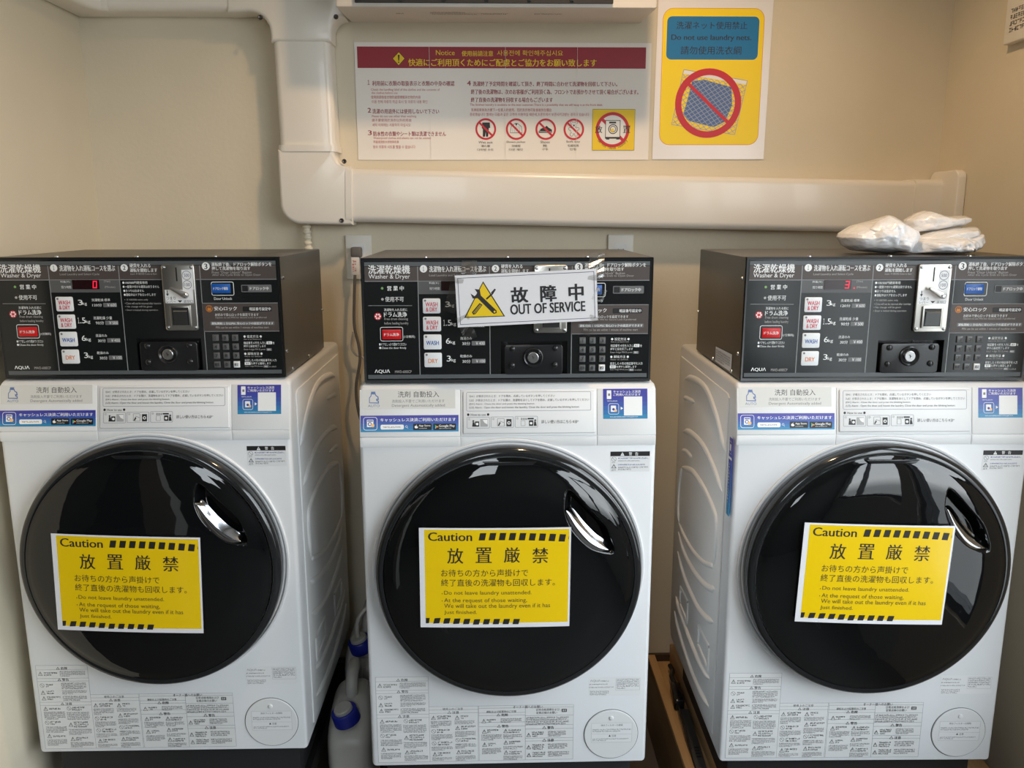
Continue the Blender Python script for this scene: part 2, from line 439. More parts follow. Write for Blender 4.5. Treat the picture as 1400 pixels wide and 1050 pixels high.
PANEL_LEFT = [
('r',-294.5,899.1,-106.5,937.4,0,'beige'),('t','洗剤 自動投入',-221.6,921.3,-138.9,933.6,'dk',0),('t','洗剤投入不要でご利用いただけます',-233.6,910.9,-128.2,917.2,'gy',0),('t','Detergent Automatically added',-233.6,901.4,-127.6,908.3,'gy',0),
('p',((-279.2,910.5),(-279.2,921.3),(-275.8,925.6),(-275.8,930),(-265.9,929.9),(-265.3,926.6),(-260.5,923.4),(-259.4,916.9),(-262.7,916.9),(-259.5,914.7),(-259.5,909.7)),'navy2'),('p',((-277.7,912),(-277.6,920.7),(-274.1,925),(-274.1,927.8),(-267.5,927.7),(-266.6,925.1),(-262.7,922.3),(-262.1,919.1),(-265.4,919.1),(-264.5,914.8),(-261.4,913.7),(-261.5,911.9)),'beige'),('r',-275.1,929.7,-266.6,933.2,0,'navy2'),('t','AUTO',-281.5,902.9,-258.4,907.7,'navy2',0),
('r',-296.4,880.78,-100.3,886.2,0,'grad0'),('r',-296.4,875.37,-100.3,880.78,0,'grad1'),('r',-296.4,869.95,-100.3,875.37,0,'grad2'),('r',-296.4,864.53,-100.3,869.95,0,'grad3'),
('r',-296.4,859.12,-100.3,864.53,0,'grad4'),('r',-296.4,853.7,-100.3,859.12,0,'grad5'),('o',-291,857.2,-263.1,883.1,5,0.9,'w'),('r',-283.9,863.6,-270.8,878.1,1,'w'),
('c',-278.1,869.5,3.9,'navy'),('c',-278,869.5,2.4,'w'),('r',-282.8,874.5,-271.8,876.6,0,'navy'),('c',-272.3,866.7,3.5,'peach'),
('t','キャッシュレス決済ご利用いただけます',-256.9,873.9,-105.7,881,'w',1),('r',-256.6,858.5,-210,868,3,'w'),('x',-252.2,861.1,-214.8,865.2,1,'gy'),('g',-204.7,864,2.2,0.6,'w'),
('l',-203.2,862.2,-201.6,860.4,0.7,'w'),('r',-191.3,857,-154.3,869.7,1,'blk'),('t','App Store',-179.8,862.8,-156.9,867.5,'w',1),('x',-179.9,859.3,-163.1,861.3,1,'w'),
('r',-151,856.6,-105.4,869.4,1,'blk'),('t','Google Play',-139.5,861.5,-108,867.2,'w',1),('x',-139.6,859,-114.2,860.9,1,'w'),('c',-185.8,862.9,2.7,'w'),
('c',-184,862.5,2.2,'w'),('p',((-185.5,865.9),(-184.4,867.7),(-183.8,867.4),(-184.7,865.7)),'w'),('c',-181.8,864.2,1.1,'blk'),('p',((-147.4,867.4),(-147.5,863),(-143.9,863)),'ggreen'),
('p',((-147.5,863),(-147.5,858.5),(-143.9,863)),'cyan'),('p',((-143.9,863),(-145.5,860.6),(-140,863),(-145.5,865.2)),'gyel'),('p',((-147.5,858.5),(-145.5,860.8),(-143.9,863),(-142.2,861.7)),'red2')]
PANEL_MID = [
('o',-84.3,893.2,166.7,930.8,3,0.7,'outl'),('t','（E41）が表示されたとき：ドアを閉め、点滅しているボタンを押してください',-78.4,920.3,93.9,925.3,'dk',0),('t','（U3）が表示されたとき：ドアを開け、洗濯物をほぐしてドアを閉め、点滅しているボタンを押してください',-78.4,912,162.9,917.2,'dk',0),('t','(E41) Alarm : Close the door and press the blinking button.',-78.5,904.9,53.3,909.2,'dk',0),
('t','(U3) Alarm : Open the door and loosen the laundry, Close the door and press the blinking button.',-78.5,897.6,143.5,902.5,'dk',0),('t','● How to use ●',-83.1,884.1,-38.3,889.1,'dk',0),('o',-83.5,859.6,-37.8,881.8,2,0.6,'outl'),('t','①',-81.1,875.6,-76.4,879.7,'gy',0),
('c',-70.5,873.9,1.8,'dk'),('p',((-72.9,862.9),(-71.7,872.1),(-68.2,871.5),(-66.5,862.8)),'dk'),('r',-67,862.8,-58.8,873.2,0,'dk'),('c',-62.9,868,2.6,'w'),
('r',-56.4,862.7,-41.7,877.7,0,'gy2'),('p',((-51.6,876),(-42.2,876.5),(-42.3,867.2),(-48.1,870.2)),'w'),('o',-35.2,860.1,10.2,882,2,0.6,'outl'),('t','②',-32.8,875.8,-28,879.9,'gy',0),
('o',-22.2,863,-8,878.6,1.5,0.5,'dk'),('p',((-21.1,864.7),(-17.5,871.7),(-15.7,869.9),(-18.7,864.2)),'dk'),('l',-17.5,873.4,-9.2,870.4,0.6,'dk'),('r',-3.9,862.8,6.1,877.3,0,'dk'),
('c',1,869.8,3.2,'w'),('c',1.1,869.8,1.8,'dk'),('o',13.2,860.5,59,882.8,2,0.6,'outl'),('t','③',15.6,876.6,20.3,880.6,'gy',0),
('r',25,875.4,28.6,879.4,0,'gy2'),('r',29.5,875.3,33,879.4,0,'gy2'),('r',33.9,875.3,37.4,879.3,0,'gy2'),('o',25,863.8,33.8,874.2,1,0.5,'gy'),
('r',38.6,876.4,51,879.3,0,'dk'),('r',41.5,863.6,49.8,874.6,0,'dk'),('c',45.6,868.8,2.6,'w'),('c',54,874.5,1.8,'dk'),
('p',((50.9,863.6),(52.2,872.3),(55.1,872.2),(56.9,863.5)),'dk'),('t','詳しい使い方はこちら',66.4,868.1,127,875.1,'dk',0),('t','☞',130,868.4,141.8,874.2,'dk',0)]
PANEL_RIGHT = [
('r',191.6,927,281.6,935.5,0,'grad0'),('r',191.6,918.5,281.6,927,0,'grad0'),('r',191.6,910,281.6,918.5,0,'grad1'),('r',191.6,901.5,281.6,910,0,'grad2'),
('r',191.6,893,281.6,901.5,0,'grad3'),('r',191.6,884.5,281.6,893,0,'grad4'),('r',191.6,876,281.6,884.5,0,'grad5'),('t','キャッシュレス決済',212.5,927.1,267.8,932.6,'w',1),
('t','ご利用いただけます',212.5,921.3,267.7,926.5,'w',1),('r',199.1,915.2,208.3,932.6,1,'w'),('r',201.8,921.5,205.9,926.2,0,'gy'),('x',199.3,909.9,222.2,912.8,1,'w'),
('o',202.2,884.9,223.6,906.4,4,0.8,'w'),('r',207.2,889.9,217.6,902.3,1,'w'),('c',212.6,894.8,2.6,'navy'),('c',217,892.4,2.7,'peach'),
('p',((227.2,899.9),(227.1,893.5),(231.9,896.7)),'w'),('r',233.7,882.3,270.9,920,0,'w'),('x',205.6,878.4,262.1,881,1,'w')]
WARNING_SHEET = [
('r',-285.6,109.7,-173.2,313.9,0,'paper'),('r',-173.2,109.7,139.3,242.3,0,'paper'),('l',-285.6,313.9,-173.2,313.9,0.5,'outl'),('l',-285.6,109.7,-285.6,313.9,0.5,'outl'),
('l',-285.6,109.7,139.3,109.7,0.5,'outl'),('l',139.3,109.7,139.3,242.3,0.5,'outl'),('l',-173.2,242.3,139.3,242.3,0.5,'outl'),('l',-173.2,109.7,-173.2,313.9,0.5,'outl'),
('l',-67.9,109.7,-67.9,242.3,0.5,'outl'),('l',-65.9,109.7,-65.9,242.3,0.5,'outl'),('l',-285.6,303.6,-173.2,303.6,0.5,'outl'),('l',-285.6,282.5,-173.2,282.5,0.5,'outl'),
('l',-285.6,275.5,-173.2,275.5,0.5,'outl'),('l',-285.6,224.9,-173.2,224.9,0.5,'outl'),('l',-285.6,216.9,-173.2,216.9,0.5,'outl'),('l',-173.2,234.3,-66.9,234.3,0.5,'outl'),
('l',-173.2,226.4,-66.9,226.4,0.5,'outl'),('p',((-241.5,304.1),(-237.3,310.4),(-233.5,304)),'dk'),('p',((-240.1,304.8),(-237.3,309.2),(-234.8,304.7)),'paper'),('l',-237.3,308,-237.4,305.7,0.6,'dk'),
('t','危険',-231.1,303.5,-216.9,309.9,'dk',1),('p',((-241.2,276.5),(-237,282.8),(-233.1,276.4)),'dk'),('p',((-239.8,277.2),(-237,281.6),(-234.4,277.1)),'paper'),('l',-237,280.4,-237.1,278.2,0.6,'dk'),
('t','警告',-230.8,275.9,-216.5,282.4,'dk',1),('p',((-240.6,217.8),(-236.4,224.2),(-232.5,217.6)),'dk'),('p',((-239.3,218.5),(-236.4,223),(-233.9,218.4)),'paper'),('l',-236.5,221.7,-236.5,219.5,0.6,'dk'),
('t','注意',-230.2,217.2,-215.8,223.7,'dk',1),('p',((-133.5,225.3),(-129.4,231.7),(-125.4,225.1)),'dk'),('p',((-132.2,226),(-129.4,230.5),(-126.8,225.9)),'paper'),('l',-129.4,229.2,-129.5,227,0.6,'dk'),
('t','注意',-123.1,224.7,-108.7,231.2,'dk',1),('t','使用上のご注意',-143.9,233.3,-100,239.3,'dk',0),('p',((-281.8,289.9),(-276.6,299.6),(-272,289.7)),'dk'),('p',((-280.4,290.6),(-276.6,297.6),(-273.3,290.5)),'paper'),
('l',-276.7,296.3,-276.8,291.4,0.7,'dk'),('g',-276.1,265.8,4.7,0.5,'dk'),('l',-279,269.1,-273.3,262.4,0.6,'dk'),('p',((-281.1,243.9),(-275.8,253.6),(-271.2,243.7)),'dk'),
('p',((-279.7,244.6),(-275.9,251.6),(-272.6,244.4)),'paper'),('l',-276,250.3,-276.1,245.4,0.7,'dk'),('p',((-280.4,230.1),(-275.2,239.9),(-270.6,229.9)),'dk'),('p',((-279.1,230.9),(-275.2,237.9),(-271.9,230.7)),'paper'),
('l',-275.3,236.6,-275.4,231.7,0.7,'dk'),('p',((-279.7,204.6),(-274.4,214.4),(-269.8,204.4)),'dk'),('p',((-278.3,205.3),(-274.5,212.4),(-271.1,205.2)),'paper'),('l',-274.5,211.1,-274.7,206.2,0.7,'dk'),
('g',-223.3,209.2,4.7,0.5,'dk'),('l',-226.2,212.5,-220.4,205.8,0.6,'dk'),('g',-275.1,174.4,4.7,0.5,'dk'),('l',-277.9,177.8,-272.2,171,0.6,'dk'),
('p',((-228.4,164.5),(-223.1,174.4),(-218.4,164.3)),'dk'),('p',((-227,165.2),(-223.2,172.4),(-219.8,165.1)),'paper'),('l',-223.2,171.1,-223.3,166.1,0.7,'dk'),('p',((-278.6,136.8),(-273.3,146.8),(-268.6,136.6)),'dk'),
('p',((-277.2,137.5),(-273.3,144.7),(-269.9,137.4)),'paper'),('l',-273.4,143.4,-273.5,138.4,0.7,'dk'),('p',((-227.8,128.9),(-222.5,138.9),(-217.8,128.7)),'dk'),('p',((-226.4,129.6),(-222.5,136.8),(-219.1,129.5)),'paper'),
('l',-222.6,135.5,-222.7,130.5,0.7,'dk'),('p',((-169,211.3),(-163.8,221.1),(-159.1,211.1)),'dk'),('p',((-167.6,212),(-163.8,219.1),(-160.4,211.8)),'paper'),('l',-163.9,217.8,-164,212.8,0.7,'dk'),
('p',((-117.8,211),(-112.6,220.9),(-107.8,210.9)),'dk'),('p',((-116.4,211.8),(-112.7,218.9),(-109.2,211.6)),'paper'),('l',-112.7,217.6,-112.8,212.6,0.7,'dk'),('g',-164.2,183.3,4.8,0.5,'dk'),
('l',-167,186.8,-161.2,180,0.6,'dk'),('p',((-117,185.8),(-111.9,195.7),(-107.1,185.7)),'dk'),('p',((-115.6,186.6),(-111.9,193.7),(-108.4,186.4)),'paper'),('l',-111.9,192.4,-112,187.4,0.7,'dk'),
('g',-163.6,154,4.7,0.5,'dk'),('l',-166.5,157.4,-160.7,150.6,0.6,'dk'),('g',-112.4,161.1,4.7,0.5,'dk'),('l',-115.3,164.5,-109.5,157.7,0.6,'dk'),
('p',((-167.4,123.1),(-162.2,133.1),(-157.4,122.8)),'dk'),('p',((-166,123.8),(-162.2,131),(-158.7,123.6)),'paper'),('l',-162.3,129.7,-162.4,124.6,0.7,'dk'),('p',((-115.6,127.1),(-110.5,137.1),(-105.6,126.9)),'dk'),
('p',((-114.3,127.9),(-110.5,135.1),(-107,127.7)),'paper'),('l',-110.5,133.8,-110.6,128.7,0.7,'dk'),('x',-269,288.6,-240,298.2,2,'dk'),('x',-267.6,260.7,-249.3,270.1,2,'dk'),
('x',-267.7,244.3,-249.1,253.8,2,'dk'),('x',-268.2,229.8,-236.8,239.7,2,'dk'),('x',-267.2,206.3,-240.7,211.8,1,'dk'),('x',-217,203.2,-186.2,213.8,2,'dk'),
('x',-268.3,169,-243.5,179.1,2,'dk'),('x',-216.5,161.6,-184.8,177.3,3,'dk'),('x',-266,138.4,-236.5,143.5,1,'dk'),('x',-216.3,128.8,-187.9,139,2,'dk'),
('x',-156.2,211.6,-125.6,221.7,2,'dk'),('x',-104.8,211.3,-87.9,221.3,2,'dk'),('x',-156.9,178.6,-126.8,189,2,'dk'),('x',-104.7,185.9,-72.3,196.5,2,'dk'),
('x',-156.3,148.2,-122.7,159.1,2,'dk'),('x',-106,156.6,-72,166.7,2,'dk'),('x',-156.2,122.9,-127.7,133.2,2,'dk'),('x',-104.2,126.7,-75.2,137,2,'dk'),
('x',-234.4,286.5,-177.5,300.8,4,'gy'),('x',-234.1,255.8,-178.2,272.6,4,'gy'),('x',-233.9,243.4,-178.5,253.8,3,'gy'),('x',-233.9,227.4,-178.8,240.4,3,'gy'),
('x',-279.4,182.1,-232.8,202.3,5,'gy'),('x',-229,180.6,-177.5,200.8,5,'gy'),('x',-279,149.7,-232.2,165.7,4,'gy'),('x',-229.2,143.1,-177.3,158.8,4,'gy'),
('x',-279.4,117.4,-234.7,133.5,4,'gy'),('x',-228.7,112.4,-175.7,126.2,4,'gy'),('x',-170.1,192.1,-124.3,208.7,4,'gy'),('x',-118.5,199.2,-73.3,208.8,3,'gy'),
('x',-169.4,161.8,-122.5,176.2,4,'gy'),('x',-117.8,168.9,-72.5,182.8,4,'gy'),('x',-169.1,136.3,-121.8,146.5,3,'gy'),('x',-117.6,140.4,-71.7,153.1,3,'gy'),
('x',-168.7,111.8,-124.5,120.5,3,'gy'),('x',-117.2,110.7,-73.1,123.5,4,'gy'),('l',34.8,109.7,34.8,237.2,0.5,'outl'),('l',-65.9,236.8,139.3,236.8,0.5,'outl'),
('l',-65.9,225.6,34.8,225.6,0.5,'outl'),('l',34.8,217.5,139.3,217.5,0.5,'outl'),('l',34.8,194.7,139.3,194.7,0.5,'outl'),('l',34.8,185.2,139.3,185.2,0.5,'outl'),
('l',34.8,162.8,139.3,162.8,0.5,'outl'),('l',34.8,156,139.3,156,0.5,'outl'),('t','オーナー様へのお願い',8.3,235.2,72.2,241.9,'dk',0),('t','日常点検清掃および',58.4,228.3,108.9,234.2,'dk',0),
('t','定期点検のお願い',58.5,220.8,103.7,227,'dk',0),('r',113.8,224.9,124.7,232.4,0.5,'dk'),('t','重要',115.3,226,123.2,231.4,'paper',0),('t','運転および設置時のご注意',-49.4,225.3,15,230.9,'dk',0),
('p',((-27.5,217.5),(-23.4,224),(-19.4,217.4)),'dk'),('p',((-26.2,218.2),(-23.4,222.7),(-20.7,218.1)),'paper'),('l',-23.4,221.5,-23.5,219.2,0.6,'dk'),('t','危険',-17.1,216.9,-2.6,223.5,'dk',1),
('p',((-26.5,190.6),(-22.4,197),(-18.4,190.4)),'dk'),('p',((-25.2,191.3),(-22.4,195.8),(-19.7,191.2)),'paper'),('l',-22.4,194.5,-22.5,192.2,0.6,'dk'),('t','警告',-16.1,190,-1.6,196.5,'dk',1),
('l',-65.9,219.4,34.8,219.4,0.5,'outl'),('l',-65.9,202.8,34.8,202.8,0.5,'outl'),('l',-65.9,192.8,34.8,192.8,0.5,'outl'),('p',((-60.2,201.6),(-55.2,211.5),(-50.3,201.5)),'dk'),
('p',((-58.9,202.4),(-55.2,209.5),(-51.6,202.2)),'paper'),('l',-55.2,208.2,-55.2,203.2,0.7,'dk'),('p',((-59.3,176.4),(-54.2,186.3),(-49.3,176.2)),'dk'),('p',((-58,177.1),(-54.3,184.3),(-50.7,177)),'paper'),
('l',-54.3,183,-54.3,177.9,0.7,'dk'),('p',((-12.8,176.7),(-7.7,186.7),(-2.8,176.5)),'dk'),('p',((-11.4,177.5),(-7.7,184.6),(-4.1,177.3)),'paper'),('l',-7.7,183.3,-7.8,178.3,0.7,'dk'),
('p',((-58.9,144.6),(-53.8,154.6),(-48.9,144.4)),'dk'),('p',((-57.6,145.3),(-53.8,152.6),(-50.3,145.2)),'paper'),('l',-53.9,151.2,-53.9,146.2,0.7,'dk'),('p',((-12.4,148.8),(-7.4,158.8),(-2.4,148.6)),'dk'),
('p',((-11,149.5),(-7.4,156.7),(-3.7,149.4)),'paper'),('l',-7.4,155.4,-7.4,150.4,0.7,'dk'),('p',((-11.8,124.5),(-6.8,134.5),(-1.8,124.3)),'dk'),('p',((-10.4,125.2),(-6.8,132.5),(-3.1,125.1)),'paper'),
('l',-6.8,131.1,-6.8,126.1,0.7,'dk'),('x',-48.4,201.9,-29.2,211.2,2,'dk'),('x',-47.5,176.6,-23.6,186.7,2,'dk'),('x',-1.4,175.6,28.6,185.7,2,'dk'),
('x',-46.6,144.8,-28.4,153.8,2,'dk'),('x',-0.5,148.4,26.4,157.8,2,'dk'),('x',0.1,123.3,28.7,133.1,2,'dk'),('x',-19,201.1,28.6,212.4,3,'gy'),
('x',-60.5,158.9,-16.9,174.1,4,'gy'),('x',-13.2,161.8,29.8,173.9,3,'gy'),('x',-59.3,125.7,-17,141,4,'gy'),('x',-12.9,136.3,29.8,145.2,2,'gy'),
('x',-12.5,110.6,31,121.4,3,'gy'),('p',((71.7,185),(76.1,191.9),(80.5,184.8)),'dk'),('p',((73.2,185.8),(76.1,190.6),(79,185.6)),'paper'),('l',76.1,189.2,76.1,186.8,0.6,'dk'),
('t','警告',82.9,184.4,97,191.4,'dk',1),('p',((71.9,154.6),(76.2,161.6),(80.7,154.5)),'dk'),('p',((73.3,155.4),(76.2,160.3),(79.2,155.3)),'paper'),('l',76.3,158.9,76.3,156.5,0.6,'dk'),
('t','注意',83.1,154,97.2,161.1,'dk',1),('p',((37.3,166.4),(42.1,176.1),(47,166.3)),'dk'),('p',((38.8,167.2),(42.1,173.9),(45.6,167.1)),'paper'),('l',42.1,172.9,42.2,168,0.7,'dk'),
('p',((37.3,136.5),(42.2,146.3),(47.1,136.3)),'dk'),('p',((38.8,137.3),(42.2,144.1),(45.6,137.2)),'paper'),('l',42.2,143,42.2,138.1,0.7,'dk'),('p',((38.1,117.4),(43,127.1),(47.9,117.2)),'dk'),
('p',((39.6,118.2),(43,125),(46.4,118)),'paper'),('l',43,123.9,43,118.9,0.7,'dk'),('x',49.4,165.4,76.2,179.5,3,'dk'),('x',50.3,134.1,78.1,148.5,3,'dk'),
('x',50.8,116.3,78.9,130,3,'dk'),('x',36.5,194.7,130.6,214.9,4,'gy'),('x',84.2,165.9,124.8,180.3,4,'gy'),('x',84.4,136,128.8,149.6,3,'gy'),
('x',84.5,116.8,131.5,130.5,3,'gy')]
RATING = [
('r',172.2,262.2,283.4,306.1,0,'label'),('t','ΛQUΛ',174.6,294.2,196.8,300,'gy',0),('x',198.7,294.3,216,299.1,1,'gy'),('x',172.8,287.5,213.3,290.9,1,'dk'),
('x',172.5,280.2,226,283.9,1,'gy'),('x',174.4,263,215.4,274.2,3,'gy'),('o',229.7,274.4,281.9,302.2,0.5,0.4,'gy2'),('x',231.6,277.1,281.8,300.9,5,'gy')]
FILTER_LABEL = [
('r',178.6,150.8,267.5,197.5,0,'label'),('t','排水フィルターの掃除',199.3,189.9,247,194.8,'dk',0),('x',181,175.3,265.4,183.9,2,'gy'),('l',178.7,171.8,267.6,170.1,0.4,'gy2'),
('p',((216.4,164.6),(218.8,169.4),(221.3,164.5)),'dk'),('t','注意',223.2,164,233,169.2,'dk',0),('x',181.4,153.6,261.9,160.9,2,'gy'),('o',178.6,150.8,267.5,197.5,0.3,0.4,'gy2')]
SMALL_WARNING = [
('r',207.4,766,288.2,809,0,'label'),('r',207.1,799.2,287.7,809,0,'dk'),('p',((227.6,800.2),(231.6,807.6),(235.8,800.1)),'w'),('l',231.6,805.5,231.7,801.8,0.8,'dk'),
('t','警',244.9,800.6,251.3,807.4,'w',1),('t','告',257.7,800.4,263.9,807.3,'w',1),('g',214.5,793,4.9,0.5,'dk'),('l',211.4,796.1,217.6,789.7,0.6,'dk'),
('x',210.6,784.4,219,787.1,1,'gy'),('p',((209.3,773.9),(214.5,782.8),(220.1,773.7)),'dk'),('p',((211.3,774.9),(214.5,780.7),(218,774.8)),'label'),('l',214.6,779.1,214.6,775.9,0.6,'dk'),
('x',209.9,767.9,219.4,772.2,1,'gy'),('x',223.2,792.8,285.4,796.8,1,'navy'),('x',223.3,787.9,268.9,791,1,'gy'),('x',223.5,779.3,279.4,783,1,'navy'),
('x',223.7,769.1,284.8,777.7,2,'gy')]
CAUTION = [
('t','Caution',-132.5,79.2,-46.1,97.2,'dk',1),('p',((-33,80.5),(-30,95.9),(-17.6,96.1),(-20.6,80.7)),'cblk'),('p',((-13.1,80.8),(-10.2,96.2),(2.2,96.2),(-0.8,80.9)),'cblk'),('p',((6.7,80.9),(9.6,96.2),(21.9,96.1),(19.1,80.8)),'cblk'),
('p',((26.5,80.8),(29.4,96),(41.7,95.8),(38.9,80.6)),'cblk'),('p',((46.3,80.4),(49.1,95.7),(61.5,95.4),(58.7,80.1)),'cblk'),('p',((66.2,79.9),(68.9,95.1),(81.3,94.7),(78.6,79.5)),'cblk'),('p',((86,79.2),(88.7,94.4),(101.1,93.8),(98.4,78.6)),'cblk'),
('p',((105.8,78.2),(108.5,93.4),(120.9,92.7),(118.2,77.6)),'cblk'),('p',((125.7,77.1),(128.3,92.3),(140.7,91.4),(138.1,76.3)),'cblk'),('p',((144.9,81.6),(146.2,88.9),(146.4,81.5)),'cblk'),('p',((-140,-97.6),(-139.8,-86),(-131.9,-85.4),(-133.9,-97.2)),'cblk'),
('p',((-125.3,-98),(-122.1,-86.1),(-109.9,-85.4),(-113.1,-97.2)),'cblk'),('p',((-105.2,-98.1),(-102.1,-86.3),(-89.9,-85.7),(-93.1,-97.5)),'cblk'),('p',((-85.2,-98.5),(-82.1,-86.7),(-69.9,-86.2),(-73,-98)),'cblk'),('p',((-65.2,-99.1),(-62.1,-87.3),(-49.9,-87),(-53,-98.7)),'cblk'),
('p',((-45.2,-99.9),(-42.1,-88.2),(-29.9,-87.9),(-33,-99.6)),'cblk'),('p',((-25.1,-99.4),(-22.1,-87.8),(-9.9,-87.7),(-13,-99.3)),'cblk'),('p',((-5.1,-99.3),(-2.1,-87.6),(10.1,-87.6),(7.1,-99.2)),'cblk'),('p',((14.9,-99.3),(17.9,-87.7),(30.1,-87.8),(27.1,-99.4)),'cblk'),
('p',((35,-99.5),(37.9,-87.9),(50.1,-88.1),(47.1,-99.7)),'cblk'),('t','放',-95.2,31.7,-63.6,64.3,'dk',0.4),('t','置',-38.7,33.3,-7.1,65.9,'dk',0.4),('t','厳',17.5,33.3,49.1,65.8,'dk',0.4),
('t','禁',74,31.6,105.6,64.2,'dk',0.4),('t','お待ちの方から声掛けで',-108,3.7,65.8,19.4,'dk',0),('t','終了直後の洗濯物も回収します。',-108.2,-16.9,120,-1.5,'dk',0),('c',-106.4,-32.8,1,'dk'),
('t','Do not leave laundry unattended.',-102.4,-37.4,73.1,-26.5,'dk2',0),('c',-106.5,-48.4,1,'dk'),('t','At the request of those waiting,',-102.5,-53.9,64,-42.4,'dk2',0),('t','We will take out the laundry even if it has',-102.6,-66.4,110.9,-54.3,'dk2',0),
('t','Just finished.',-102.7,-78.8,-36.8,-68.9,'dk2',0)]
OOS = [
('o',-133,-45.7,133,45.7,0,1,'navyd'),('p',((-124.4,-32.5),(-83.6,37.2),(-44.1,-33.5)),'dk'),('p',((-120.8,-30.7),(-83.9,33.5),(-47.5,-31.9)),'yel'),('p',((-109.5,14.8),(-101.9,9.1),(-95.4,14.1),(-100.9,23.2),(-90.9,21.1),(-89.5,9.8),(-60.1,-21.3),(-60.4,-26.1),(-65.9,-27.7),(-69.3,-24.9),(-96.1,4.8),(-105.5,4.7)),'dk'),
('c',-64.3,-23.2,1.9,'yel'),('p',((-80,3.4),(-68.7,12.8),(-69.4,14.7),(-62,21.8),(-59.4,20),(-65.9,10.8),(-78.3,0.7)),'dk'),('p',((-108.8,-22.1),(-92.7,-4.8),(-87,-8.6),(-101.7,-26),(-106.4,-27.1)),'dk'),('l',-105.6,-23.3,-91.6,-7.8,0.7,'yel'),
('l',-103.5,-24.5,-89.8,-9,0.7,'yel'),('t','故',-30.1,-7.8,1.9,22,'dk',1.6),('t','障',27.5,-8.5,57.4,23,'dk',1.6),('t','中',82.8,-8.5,110.6,22.9,'dk',1.6),
('t','OUT OF SERVICE',-32.9,-30.6,113.5,-11.1,'dk',1.4)]
